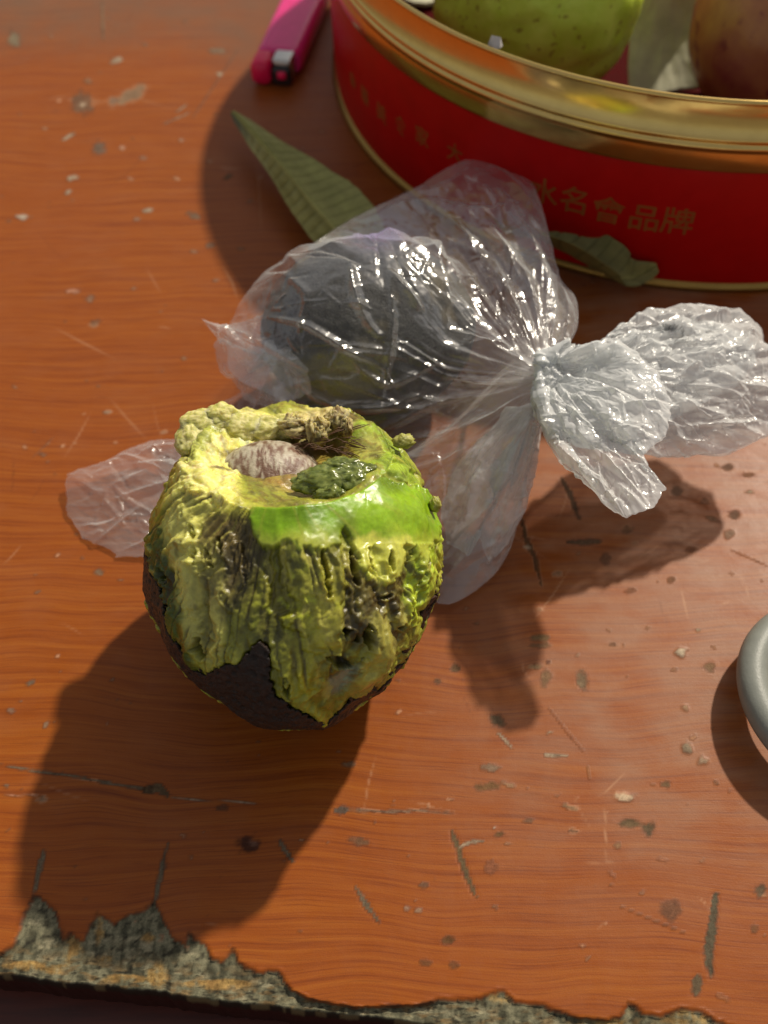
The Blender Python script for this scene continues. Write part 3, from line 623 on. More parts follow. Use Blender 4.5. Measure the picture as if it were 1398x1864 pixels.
leaf([(423, 212, .9), (470, 262, .9), (520, 318, .7), (562, 370, .5), (610, 425, .4), (670, 500, .3), (740, 570, .2)],
     [(0, .05, .05), (.08, .40, .35), (.2, .75, .7), (.35, .95, 1.15), (.5, 1.2, 1.55), (.62, 1.3, 1.6), (.8, 1.0, 1.2), (1, .05, .05)], 'dry_leaf', 'pale green dry leaf with clear side veins, left of the bag', g((160, 158, 92)), 24, .45, 1, .25, .8, .2)
leaf([(905, 400, .6), (980, 446, .9), (1040, 474, 1.1), (1090, 500, .9), (1140, 516, .5), (1194, 498, .9)],
     [(0, .3, .3), (.2, 1.1, 1.2), (.42, 1.25, 1.3), (.6, .8, .9), (.78, .42, .42), (1, .10, .10)], 'curled_leaf', 'curled dark green dry leaf tucked between the bag and the red tin', g((128, 124, 74)), 12, 2.2, 5, .3, 1.9)

# ================================================================ HALF EATEN AVOCADO
AC = np.array([-2.50, 15.65, 3.9]); AR = np.array([3.98, 4.75, 3.95])
nrm = np.array([.02, .42, .9]); nrm /= np.linalg.norm(nrm)
e1 = np.cross([0, 1., 0], nrm); e1 /= np.linalg.norm(e1); e1 = np.cross(nrm, np.cross(e1, nrm)); e2 = np.cross(nrm, e1)
KCUT = 3.0
TAX = np.array([0, -.55, -.83]); TAX /= np.linalg.norm(TAX)
NT, NS1, NS2 = 800, 390, 140
th = np.linspace(0, 2*np.pi, NT, endpoint=False)[:, None]
lat = e1*np.cos(th)[..., None]+e2*np.sin(th)[..., None]
def rell(d): return 1/np.sqrt(((d/AR)**2).sum(-1))
# rim angle by bisection per theta
lo, hi = np.full((NT, 1), .05), np.full((NT, 1), 1.5)
for _ in range(30):
    mid = (lo+hi)/2; d = nrm*np.cos(mid)[..., None]+lat*np.sin(mid)[..., None]; kk = rell(d)*np.cos(mid)
    up_ = kk > KCUT; lo = np.where(up_, mid, lo); hi = np.where(up_, hi, mid)
phr = (lo+hi)/2
s1 = np.linspace(0, 1, NS1)[None]; ph = np.pi-s1*(np.pi-phr)
d = nrm*np.cos(ph)[..., None]+lat*np.sin(ph)[..., None]; out = d*rell(d)[..., None]; tp = np.clip(d @ TAX, 0, 1)**2
out[..., 0] *= 1-.28*tp; out = AC+out
out[..., 2] = np.maximum(out[..., 2], .12+.06*((out[..., 2]-.3)))   # settle on the table
rimv = out[:, -1:]; cen = AC+nrm*KCUT+np.array([0, .25, 0])
s2 = np.linspace(0, 1, NS2+1)[None, 1:, None]
disc = rimv*(1-s2)+cen*s2; sr = (1-s2[..., 0])
disc = disc-nrm*(.50*sst(.90, .30, sr)-.05*np.exp(-((sr-.92)/.05)**2))[..., None]
G = np.concatenate([out, disc], 1); nT, nS = G.shape[:2]; isdisc = np.zeros((nT, nS)); isdisc[:, NS1:] = 1
N = -normals_grid(G)
if (N[0, 200]@(G[0, 200]-AC)) < 0: N = -N
pq = proj(G.reshape(-1, 3)).reshape(nT, nS, 2); U_, W_ = pq[..., 0], pq[..., 1]
gx, gy, gz = G[..., 0], G[..., 1], G[..., 2]
front = sst(.1, -.15, (G-np.array([0, 0, HC]))@np.array([0, 0, 0])*0+((N*(G-np.array([0, 0, HC]))).sum(-1)/np.linalg.norm(G-np.array([0, 0, HC]), axis=-1)))
w1 = fbm(gx*1.3, gy*1.3, gz*1.3, 4); w2 = fbm(gx*4, gy*4, gz*4+5, 5); w3 = fbm(gx*11, gy*11, gz*11, 3)
tA = np.where(isdisc > 0, gx*.45+gy*.2, np.arctan2(gy-AC[1], gx-AC[0]))
st = ridge(tA*7+w1*.6, gz*.42, 3.3, 3)              # up and down streaks of the fibres
st2 = fbm(tA*22+w1*1.5, gz*.8, 6.3, 3)
def blob(cx, cy, rx, ry, soft=.35, wa=.35): return sst(1+soft, 1-soft, np.hypot((U_-cx)/rx, (W_-cy)/ry)+w2*wa+w1*.15)*front
def poly(pts, soft=5, wa=14): return sst(soft, -soft, sdpoly(U_, W_, pts)+w2*wa+w1*wa*.4)*front
# colours
C = np.zeros(G.shape); C[:] = g((150, 152, 58)); rough = np.full(U_.shape, .40); H = np.zeros(U_.shape)
def pc(col, m, r=None):
    global C, rough
    C = C*(1-m[..., None])+np.array(col)*m[..., None]
    if r is not None: rough = rough*(1-m)+r*m
pc(g((172, 170, 78)), sst(-.1, .5, st2)*.8); pc(g((118, 122, 40)), sst(.0, .5, -w1)*.7)
# pale cream left wall
L = poly([(318, 850), (345, 905), (380, 935), (400, 960), (392, 1040), (400, 1110), (410, 1180), (380, 1215), (345, 1170), (318, 1080), (305, 1010), (305, 930)], 14)
pc(g((205, 200, 118)), L, .5)
# olive/dark green far left
pc(g((74, 92, 26)), poly([(268, 950), (300, 960), (318, 1060), (345, 1170), (365, 1240), (330, 1230), (290, 1120), (268, 1020)], 8), .5)
# brown oxidised centre-left
pc(g((112, 94, 58)), blob(420, 985, 55, 50)*.95, .5); pc(g((84, 70, 40)), blob(415, 1060, 60, 55, .5)*.9, .5); pc(g((58, 50, 28)), blob(470, 1030, 60, 38, .5)*.85, .4)
# olive green body
pc(g((140, 140, 36)), blob(530, 1110, 80, 80, .5)*.7, .42); pc(g((150, 146, 66)), blob(590, 1090, 40, 120, .4)*.8, .45); pc(g((158, 156, 52)), blob(560, 1200, 50, 60, .5), .45)
pc(g((96, 98, 30)), blob(480, 1150, 50, 40, .6)*.8, .45)
pc(g((88, 90, 34)), blob(555, 1015, 70, 26, .5)*.8, .35)
# brown rot right
pc(g((104, 92, 54)), poly([(620, 1010), (660, 1000), (700, 1030), (745, 1010), (765, 1050), (750, 1120), (740, 1170), (690, 1190), (650, 1160), (610, 1130), (625, 1060)], 12)*.9, .45)
pc(g((56, 46, 28)), blob(650, 1150, 45, 35, .5)*.8, .4); pc(g((60, 52, 28)), blob(610, 1215, 45, 30, .5)*.75, .4); pc(g((66, 54, 34)), blob(700, 1105, 40, 22, .6)*.8, .4)
pc(g((172, 164, 92)), blob(690, 1170, 26, 50, .5)*.7, .45); pc(g((164, 158, 74)), blob(665, 1245, 45, 26, .5)*.9, .45)
pc(g((170, 190, 60)), poly([(748, 1000), (792, 960), (793, 1030), (775, 1100), (755, 1140), (742, 1090)], 8), .35)
# bright green cap
BG = poly([(452, 908), (500, 898), (560, 886), (600, 880), (660, 870), (720, 880), (778, 900), (796, 920), (792, 985), (772, 1000), (764, 1050), (746, 1000), (730, 990), (722, 1052), (700, 1066), (690, 1012), (676, 992), (668, 1050), (650, 1036), (642, 985), (624, 965), (612, 992), (585, 1008), (545, 1000), (522, 985), (495, 1003), (470, 985), (460, 950)], 5, 16)*(1-isdisc)
pc(g((126, 166, 10)), BG, .40); pc(g((146, 180, 40)), BG*blob(700, 930, 70, 45, .5)*.8, .42); pc(g((106, 142, 8)), BG*blob(530, 935, 60, 30, .4), .36)
pc(g((178, 180, 78)), BG*sst(950, 1000, W_+w1*26)*.85, .45); pc(g((104, 118, 30)), blob(628, 968, 20, 34, .5)*.6, .4); pc(g((160, 160, 66)), BG*sst(.1, .45, fbm(tA*9, gz*.8, 51., 3))*.5, .45)
pc(g((150, 162, 158)), poly([(592, 1275), (600, 1240), (625, 1222), (655, 1215), (645, 1245), (620, 1270)], 6, 8)*.8, .12)  # bluish wet glint painted as a pale glossy patch
PYl = poly([(640, 985), (672, 975), (700, 985), (735, 980), (745, 1020), (728, 1045), (700, 1062), (672, 1050), (650, 1030)], 7, 14); pc(g((196, 196, 96)), PYl, .42)
# right shoulder
pc(g((150, 172, 60)), poly([(640, 770), (680, 765), (740, 800), (775, 880), (720, 880), (680, 860), (640, 810)], 10), .3)
pc(g((96, 116, 40)), blob(705, 880, 30, 22, .5)*.7, .25); pc(g((176, 170, 100)), blob(672, 812, 26, 26, .4)*.8, .3)
# crater rim creams, top
TL = poly([(330, 880), (322, 840), (345, 790), (372, 740), (430, 735), (500, 760), (600, 740), (640, 775), (620, 800), (560, 815), (500, 800), (450, 830), (430, 880), (440, 920), (400, 935), (350, 905)], 10)
pc(g((222, 216, 112)), TL, .6); pc(g((238, 228, 164)), TL*sst(-.1, .3, w2)*.8, .62); pc(g((196, 150, 62)), TL*sst(.15, .4, w3+w2*.5)*.45, .6)
pc(g((158, 166, 70)), poly([(330, 860), (345, 790), (372, 740), (410, 740), (400, 790), (360, 840)], 10)*.8, .5)
pc(g((190, 176, 116)), blob(580, 765, 55, 26, .4), .65); pc(g((104, 72, 42)), blob(580, 812, 70, 16, .6)*.85, .7); pc(g((88, 62, 40)), blob(632, 756, 24, 14, .5)*.8, .7)
pc(g((92, 66, 40)), blob(402, 855, 22, 6, .5, .5)*.8, .6); pc(g((110, 86, 50)), blob(420, 822, 18, 6, .5, .5)*.7, .6); pc(g((170, 166, 60)), blob(440, 915, 50, 14, .5)*.4, .6)
pc(g((120, 84, 48)), isdisc*sst(-.05, .25, w2)*(1-TL)*.5)
# crater floor
pc(g((150, 110, 70)), isdisc*sst(.5, .3, np.broadcast_to(np.r_[np.ones(NS1), sr[0]][None], U_.shape))*.6, .6)
SKP = [(240, 700), (250, 950), (268, 1010), (286, 1080), (312, 1150), (343, 1205), (378, 1232), (396, 1214), (430, 1206), (458, 1180), (474, 1166), (490, 1180), (494, 1235), (508, 1262), (530, 1282), (562, 1300), (592, 1312), (640, 1282), (700, 1246), (730, 1205), (758, 1165), (788, 1095), (806, 1020), (830, 960), (830, 700)]
# relief ----------------------------------------------------
w0 = fbm(gx*.55+9, gy*.55, gz*.40, 2)
H += w1*.11+w0*.30+w2*.018*(1-.5*BG)+w3*.003*(1-BG)
H += (1-BG)*(1-isdisc)*.16*(ridge(tA*4.5+w1*1.2, gz*.35, 7.3, 2)-.5)+.05*ridge(tA*9+w1*.8, gz*.30, 1.3, 1)*(1-BG)*(1-isdisc)
H += (st-.5)*.05*(1-BG)*(1-isdisc)+st2*.03*(1-isdisc)*(1-BG)
H += TL*(.22*(1-worley(U_/34+w1, W_/24+w2*.5, 3)[0])+.05*w2-.08)
H += blob(540, 1110, 80, 90, .5)*(.065*(1-worley(U_/15+w1*2, W_/14+w2*.8, 5)[0])-.03)
H += blob(690, 1120, 80, 100, .5)*(.16*(.5-worley(U_/26+w1*1.5, W_/44+w2, 8)[0]))*sst(-.35, .25, fbm(U_/30, W_/40, 4.4, 2))
H += blob(430, 1150, 60, 60, .5)*.06*w2+BG*.20
H += BG*(-w1*.05-w2*.02+.05*facet(U_/60, W_/45, 4))
H += TL*.22*blob(390, 770, 60, 40, .5)
# dark slits and pits: polyline, half width, depth
for pts, wd, dep in [([(352, 955), (356, 990), (360, 1040)], 3, .25), ([(340, 925), (342, 945)], 3, .15), ([(375, 1000), (385, 1030)], 4, .2), ([(400, 980), (404, 1010)], 3, .15),
                     ([(584, 1005), (592, 1050), (596, 1085)], 4, .3), ([(638, 1000), (642, 1040), (650, 1070)], 4, .25), ([(668, 1000), (670, 1035)], 3, .25), ([(702, 1005), (704, 1040)], 5, .3),
                     ([(745, 1000), (742, 1020)], 3, .2), ([(755, 1090), (752, 1130)], 3, .25), ([(666, 1135), (670, 1178)], 7, .5), ([(622, 1145), (650, 1165)], 8, .4), ([(733, 1135), (738, 1148)], 7, .4),
                     ([(292, 1035), (296, 1060)], 6, .3), ([(358, 1165), (366, 1200)], 7, .45), ([(306, 1090), (312, 1110)], 4, .2), ([(519, 1232), (524, 1268)], 5, .35), ([(596, 1195), (640, 1215)], 9, .3), ([(690, 1090), (712, 1085)], 5, .2),
                     ([(440, 990), (446, 1060)], 4, .12), ([(770, 1010), (764, 1075)], 3, .2), ([(404, 1075), (420, 1110)], 4, .1), ([(660, 1195), (655, 1230)], 3, .1)]:
    dd, tt = sdline(U_, W_, pts); wd = wd*(.3+.8*np.sin(tt*np.pi)); m = sst(wd+2.5, wd-2.0, dd+w2*10+w1*5)*front*(1-isdisc)*sst(-.45, -.1, w1+w2)
    H -= m*dep; pc(g((58, 46, 22)), m*.75, .6); H += sst(wd+8, wd+2, dd+w2*7)*front*(1-isdisc)*.05
for pts, wd, dep, col in [([(600, 1008), (598, 1100), (590, 1215)], 24, .11, (158, 152, 62)), ([(342, 900), (338, 985), (352, 1085)], 22, .08, (208, 203, 126)), ([(388, 1000), (396, 1080), (388, 1170)], 17, .06, (184, 176, 104)),
                     ([(690, 1120), (686, 1200), (652, 1262)], 17, .10, (176, 168, 88)), ([(500, 1010), (512, 1080), (500, 1150)], 18, -.12, (84, 78, 34)), ([(632, 1010), (640, 1080), (634, 1130)], 12, -.14, (78, 66, 36)), ([(772, 1000), (762, 1080), (748, 1135)], 11, .08, (182, 198, 66)),
                     ([(545, 1180), (560, 1230), (590, 1290)], 20, .07, (166, 160, 50)), ([(435, 955), (440, 1010), (430, 1060)], 14, -.08, (104, 88, 50)), ([(715, 1100), (722, 1150)], 8, -.15, (60, 50, 28)), ([(375, 1080), (372, 1160), (385, 1200)], 9, -.07, (112, 108, 40))]:
    dd, tt = sdline(U_, W_, pts); m = sst(wd+5, wd-4, dd+w2*16+w1*8)*front*(1-isdisc)*(1-.9*BG)*np.sin(np.clip(tt, .06, .94)*np.pi)**.4
    H += m*dep; pc(g(col), m*.75, .42)
fib = sst(.80, .93, ridge(tA*11+w1*.35, gz*.16, 61.3, 1))*(1-BG)*(1-isdisc)*sst(-.15, .2, fbm(tA*3, gz*.8, 63., 2)); H -= fib*.05; pc(g((70, 54, 26)), fib*.75)
wet = sst(-.05, .3, fbm(gx*1.1, gy*1.1, gz*.7+70, 3)); rough = rough*(1-.45*wet)
# extra random small streaks on unseen and seen wall
stk = sst(.30, .55, fbm(tA*13+w1*3, gz*.7, 9.1, 3))*(1-BG)*(1-isdisc)*(1-L*.4); H -= stk*.045; pc(g((92, 74, 38)), stk*.6)
edge_s = np.minimum(1, np.abs(np.arange(nS)-NS1)/10.0)[None]
skm = sst(-4, 10, sdpoly(U_, W_, SKP)+w2*14)*(front > .05)*(1-isdisc); H -= skm*.24
col_n = fbm(tA*8+w1*1.5, gz*.5, 21.3, 3); C = C*(1+.95*col_n*(1-BG*.6))[..., None]
pc(g((200, 192, 104)), sst(.12, .4, fbm(tA*12+w1*2, gz*.6, 31.3, 3))*(1-BG)*(1-isdisc)*.55); pc(g((70, 64, 30)), sst(.18, .42, fbm(gx*2.5, gy*2.5, gz*1.3+40, 4))*(1-BG)*(1-TL)*.55)
pc(g((196, 204, 70)), sst(.1, .4, w2)*blob(540, 1100, 80, 90, .5)*.7, .3)
Gf = G+N*H[..., None]
Gf[..., 2] = np.maximum(Gf[..., 2], .04)
tl_ = TL[..., None]; C = C*(np.array([.95, .97, .72])*(1-tl_)+tl_)
surf = np.stack([rough*.86, .75-.5*BG, 0*rough], -1)
AV = thing('eaten_avocado', (AC[0], AC[1], 0), 'half peeled ripe avocado with gouged yellow green flesh standing on the table', 'avocado')
mesh_obj('flesh', Gf.reshape(-1, 3), grid_faces(nT, nS, True), m_flesh, AV, cols={'col': np.clip(C*1.2+.003, .003, .9).reshape(-1, 3), 'surf': surf.reshape(-1, 3)})
# skin that is still on
fl = sdpoly(U_, W_, SKP)
isf = (fl+w2*14 < 0) & (front > .05)
isf |= (isdisc > 0)
# behind: the skin reaches up to a ragged line below the rim
kk = ((G-AC)*nrm).sum(-1)
isf |= (front <= .05) & (kk > 1.5+w1*1.6+w2*.8)
Fq = grid_faces(nT, nS, True); sk = ~isf.ravel()
keep = sk[Fq].all(1) & (np.minimum(Fq % nS, 999) < NS1-2).all(1)
so2 = fbm(gx*7, gy*7, gz*7, 4); pit = worley(tA*14, gz*3.6, 2)[0]
lump = .05+.035*so2-.05*sst(.3, .0, pit)+w1*.11+w0*.30
Gs = G+N*lump[..., None]; Gs[..., 2] = np.maximum(Gs[..., 2], .02)
cs = np.zeros(G.shape); cs[:] = g((40, 27, 24)); k = sst(.0, .5, so2)[..., None]; cs = cs*(1-k)+np.array(g((66, 46, 36)))*k
k = (blob(650, 1265, 90, 30, .5)+blob(790, 1040, 20, 90, .5))[..., None].clip(0, 1)*.55; cs = cs*(1-k)+np.array(g((96, 58, 34)))*k
k = blob(290, 1080, 30, 120, .5)[..., None]*.5; cs = cs*(1-k)+np.array(g((44, 48, 24)))*k
used = np.unique(Fq[keep]); rm = np.full(nT*nS, -1); rm[used] = np.arange(len(used))
skin = mesh_obj('skin', Gs.reshape(-1, 3)[used], rm[Fq[keep]], m_skin, AV, cols={'col': cs.reshape(-1, 3)[used], 'surf': np.tile([[.38, 1, 0]], (len(used), 1))})
so_ = skin.modifiers.new('s', 'SOLIDIFY'); so_.thickness = .0008; so_.offset = -1
# seed
sc_ = unproj(482, 866, 6.2)+np.array([0, .35, -.92]); V, Fc = ball(sc_, (1.55, 1.25, 1.2), 160, 110, .03, 1.5, 2)
Dn = (V-sc_)/1.45; fw = fbm(Dn[:, 0]*9, Dn[:, 1]*3, Dn[:, 2]*3, 4); fl2 = fbm(Dn[:, 0]*16+fw, Dn[:, 1]*5, Dn[:, 2]*5+4, 3)
wht = sst(-.22, .25, fw*.7+fl2*.6+.16*(-Dn[:, 0])+.10*Dn[:, 1]); brc = np.array(g((126, 92, 74)))[None]*(1+.4*fw[:, None])
cc = brc*(1-wht[:, None])+np.array(g((196, 186, 164)))*wht[:, None]
V = V+Dn*(wht*.012)[:, None]
mesh_obj('seed', V, Fc, m_seed, AV, cols={'col': np.clip(cc, .01, 1), 'surf': np.tile([[.34, 1, 0]], (len(V), 1))})
# mushy lumps: px, py, z, radii, colour, roughness, name
def clump(name, items, col, col2, r, n=46, m=30, amp=.5, fq=2.0):
    ps = []
    for i, (x, y, z, rx, ry, rz) in enumerate(items):
        ps.append(ball(unproj(x, y, z), (rx, ry, rz), n, m, amp, fq, 3.1*i+hash(name) % 7 if False else 3.1*i+len(name)))
    V, Fs = join(ps); nn = fbm(V[:, 0]*6, V[:, 1]*6, V[:, 2]*6, 4); k = sst(-.3, .3, nn)[:, None]
    c = np.array(g(col))*(1-k)+np.array(g(col2))*k
    return mesh_obj(name, V, Fs, m_flesh, AV, cols={'col': c, 'surf': np.tile([[r, .4, 0]], (len(V), 1))})
rr = np.random.default_rng(4)
clump('slimy_flesh', [(598, 872, 6.95, .80, .42, .24), (566, 880, 6.9, .5, .30, .2), (640, 872, 6.95, .5, .40, .22), (600, 900, 6.95, .42, .26, .24), (622, 852, 6.95, .55, .3, .2), (655, 860, 6.9, .45, .3, .2)], (84, 98, 34), (136, 146, 74), .16, 70, 46, .5, 1.7)
clump('dried_crumbs', [(520+rr.uniform(0, 120), 756+rr.uniform(0, 40), 5.8+rr.uniform(-.1, .35), *(rr.uniform(.12, .40, 3))) for _ in range(18)], (112, 88, 48), (206, 190, 132), .7, 26, 18, .8, 2.6)
clump('mashed_flesh', [(x, y, z, *r_) for x, y, z, r_ in [(372, 772, 5.9, (.7, .5, .35)), (402, 762, 5.9, (.55, .45, .42)), (352, 800, 5.85, (.5, .6, .35)), (440, 776, 5.8, (.6, .5, .32)), (482, 780, 5.75, (.6, .4, .3)), (520, 776, 5.7, (.5, .4, .3))]], (196, 192, 100), (236, 226, 152), .6, 90, 60, .32, 1.5)
for it in [(735, 803, 6.2, .3, .22, .14), (792, 918, 5.6, .16, .2, .2), (286, 946, 4.4, .14, .1, .2)]:
    clump('torn_shred', [it], (140, 140, 56), (176, 174, 90), .5, 26, 18, .7, 2.4)
# dark fibres across the crater
fb = []
for i in range(46):
    x0, y0 = 520+rr.uniform(0, 120), 800+rr.uniform(-16, 22); ln = rr.uniform(15, 42); an = rr.uniform(-.5, .6)
    p = unproj(np.array([x0, x0+ln*.5, x0+ln]), np.array([y0, y0+ln*.5*an+rr.uniform(-4, 4), y0+ln*an]), 6.15+rr.uniform(-.12, .1)); p[1, 2] += .05
    q = interp_open(p, 9); a = np.linspace(0, 2*np.pi, 6, endpoint=False); r = .013*np.sin(np.linspace(.15, 3.0, 9))+.004
    V = q[:, None]+r[:, None, None]*np.stack([0*a, np.cos(a), np.sin(a)], -1)[None]; Vn, k = V.reshape(-1, 3), 6
    uu = np.arange(8)[:, None]; vv = np.arange(6)[None]; fb.append((Vn, np.stack([uu*6+vv, uu*6+(vv+1) % 6, (uu+1)*6+(vv+1) % 6, (uu+1)*6+vv], -1).reshape(-1, 4)))
V, Fs = join(fb)
fo = mesh_obj('dry_fibres', V, Fs, m_seed, AV, cols={'col': np.tile([g((96, 62, 38))], (len(V), 1)), 'surf': np.tile([[.6, 1, 0]], (len(V), 1))}, kind='stuff')
# middle of the bluish wet glint painted low on the front
PB = unproj(620, 1250, 2.1)
# ================================================================ AVOCADO INSIDE THE BAG
IC = unproj(668, 600, 2.9); IR = np.array([3.6, 3.1, 2.95])
V, Fc = ball((0, 0, 0), IR, 220, 140, .05, 1.5, 4)
D = V/np.linalg.norm(V, axis=1)[:, None]; b1 = fbm(D[:, 0]*5, D[:, 1]*5, D[:, 2]*5, 5); b2 = fbm(D[:, 0]*2, D[:, 1]*2, D[:, 2]*2+3, 3)
V = V*(1+.03*b1)[:, None]; V = V+IC
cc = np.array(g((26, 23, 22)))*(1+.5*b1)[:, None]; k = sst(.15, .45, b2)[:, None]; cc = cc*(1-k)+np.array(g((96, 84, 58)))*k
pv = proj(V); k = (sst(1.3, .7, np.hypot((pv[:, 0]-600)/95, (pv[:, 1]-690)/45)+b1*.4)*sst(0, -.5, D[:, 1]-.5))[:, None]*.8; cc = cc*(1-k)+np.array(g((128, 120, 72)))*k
V[:, 2] = np.maximum(V[:, 2], .08)
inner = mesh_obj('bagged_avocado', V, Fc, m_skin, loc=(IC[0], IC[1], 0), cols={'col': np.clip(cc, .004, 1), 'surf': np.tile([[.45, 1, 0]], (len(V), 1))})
tag(inner, 'whole blackish avocado inside the clear plastic bag', 'avocado')

# ================================================================ PLASTIC BAG
KN = (992, 690, 4.3)
bag = thing('plastic_bag', unproj(KN[0], KN[1], KN[2])*[1, 1, 0], 'knotted clear plastic bag with crinkled film and gathered white tail', 'bag')
def creases(X2, Y2, c0, n_long, n_short, ext, seed, amp=1.0):
    """sharp straight folds of random length, the long ones pointing roughly at the knot"""
    q = np.random.default_rng(seed); h = np.zeros(X2.shape); x0_, x1_, y0_, y1_ = ext
    for k in range(n_long+n_short):
        px, py = q.uniform(x0_, x1_), q.uniform(y0_, y1_)
        if k < n_long: an = math.atan2(c0[1]-py, c0[0]-px)+q.normal(0, .30); ln = q.uniform(1.0, 3.6); wd = q.uniform(.10, .42)
        else: an = q.uniform(0, math.pi); ln = q.uniform(.3, 1.3); wd = q.uniform(.06, .18)
        ux, uy = math.cos(an), math.sin(an); dx, dy = X2-px, Y2-py; t = dx*ux+dy*uy; e = -dx*uy+dy*ux+.10*ln*np.sin(t/ln*2.2+k)*q.uniform(.3, 1)
        m = np.abs(t) < ln/2; tt = np.where(m, 1-(2*t/ln)**2, 0); e2 = np.where(e > 0, e/wd, -e/(wd*q.uniform(.35, 1.0)))
        h += amp*q.choice([1, 1, -1])*q.uniform(.25, .62)*wd*tt**.8*np.clip(1-e2, 0, 1)**1.4
    return h
def wrinkle(P, gu, gv, iters, att, bend, floor, drape=None, pin=2):
    """let a sheet that is longer than its outline buckle into folds (position based springs, vectorised)"""
    P = P.astype(np.float32).copy(); P0 = P.copy(); n, m, _ = P.shape
    if n % 2: raise ValueError
    def L(A, B): return np.linalg.norm(A-B, axis=-1)
    r1 = np.roll(P, -1, 0); r2_ = np.roll(P, -2, 0)
    Lu = L(P, r1)*gu; Lv = L(P[:, :-1], P[:, 1:])*gv[:, :-1]
    Ld = np.sqrt(Lu[:, :-1]**2+Lv**2); Lu2 = (Lu+np.roll(Lu, -1, 0)); Lv2 = Lv[:, :-1]+Lv[:, 1:]
    w = np.ones((n, m, 1), np.float32); w[:, -1:] = .0; w[:, :2] = 0
    def fix(A, B, wa, wb, R0, k, both=True):
        d = B-A; l = np.sqrt((d*d).sum(-1, keepdims=True))+1e-7; c = k*(l-R0[..., None])/l/(wa+wb+1e-6)
        if not both: c = np.minimum(c, 0)
        return d*c*wa, -d*c*wb
    for it in range(iters):
        for par in (0, 1):
            ia = np.arange(par, n, 2); ib = (ia+1) % n
            da, db = fix(P[ia], P[ib], w[ia], w[ib], Lu[ia], .9); P[ia] += da; P[ib] += db
            sa = slice(par, m-1, 2); sb = slice(par+1, m, 2); k = min(len(range(*sa.indices(m))), len(range(*sb.indices(m)))); ja = np.arange(par, m-1, 2)
            da, db = fix(P[:, ja], P[:, ja+1], w[:, ja], w[:, ja+1], Lv[:, ja], .9); P[:, ja] += da; P[:, ja+1] += db
            ic = (ia+1) % n
            A = P[ia][:, :-1]; B = P[ic][:, 1:]; da, db = fix(A, B, w[ia][:, :-1], w[ic][:, 1:], Ld[ia], .35)
            P[ia, :-1] += da; P[ic, 1:] += db
            A = P[ia][:, 1:]; B = P[ic][:, :-1]; da, db = fix(A, B, w[ia][:, 1:], w[ic][:, :-1], Ld[ia], .35)
            P[ia, 1:] += da; P[ic, :-1] += db
        if bend > 0:
            for par in (0, 1):
                q = np.arange(0, n); q = q[(q//2) % 2 == par]; qb = (q+2) % n
                da, db = fix(P[q], P[qb], w[q], w[qb], Lu2[q], bend, False); P[q] += da; P[qb] += db
                ja = np.arange(0, m-2); ja = ja[(ja//2) % 2 == par]
                da, db = fix(P[:, ja], P[:, ja+2], w[:, ja], w[:, ja+2], Lv2[:, ja], bend, False); P[:, ja] += da; P[:, ja+2] += db
        P += (P0-P)*att*w
        if drape is not None and it % 4 == 3:
            c, rad = drape; q = (P-c.astype(np.float32))/(rad.astype(np.float32)+.08); l = np.sqrt((q*q).sum(-1, keepdims=True))
            P = np.where((l < 1) & (P[..., 2:] > 1.5), c.astype(np.float32)+(P-c.astype(np.float32))/np.maximum(l, .3), P)
        P[..., 2] = np.maximum(P[..., 2], floor)
    return P.astype(float)
def upsample(P, nA, nR):
    """smooth resampling of a grid that wraps in its first axis"""
    def cr(P, n, wrap):
        m = P.shape[0]; s_ = np.arange(n)/n*m if wrap else np.linspace(0, m-1, n)
        i = np.minimum(np.floor(s_).astype(int), m-1 if wrap else m-2); t = (s_-i).reshape(-1, *([1]*(P.ndim-1)))
        ix = (lambda k: (i+k) % m) if wrap else (lambda k: np.clip(i+k, 0, m-1))
        a, b_, c, d = P[ix(-1)], P[ix(0)], P[ix(1)], P[ix(2)]
        return .5*(2*b_+(c-a)*t+(2*a-5*b_+4*c-d)*t*t+(3*b_-a-3*c+d)*t**3)
    P = cr(P, nA, True); return np.swapaxes(cr(np.swapaxes(P, 0, 1), nR, False), 0, 1)
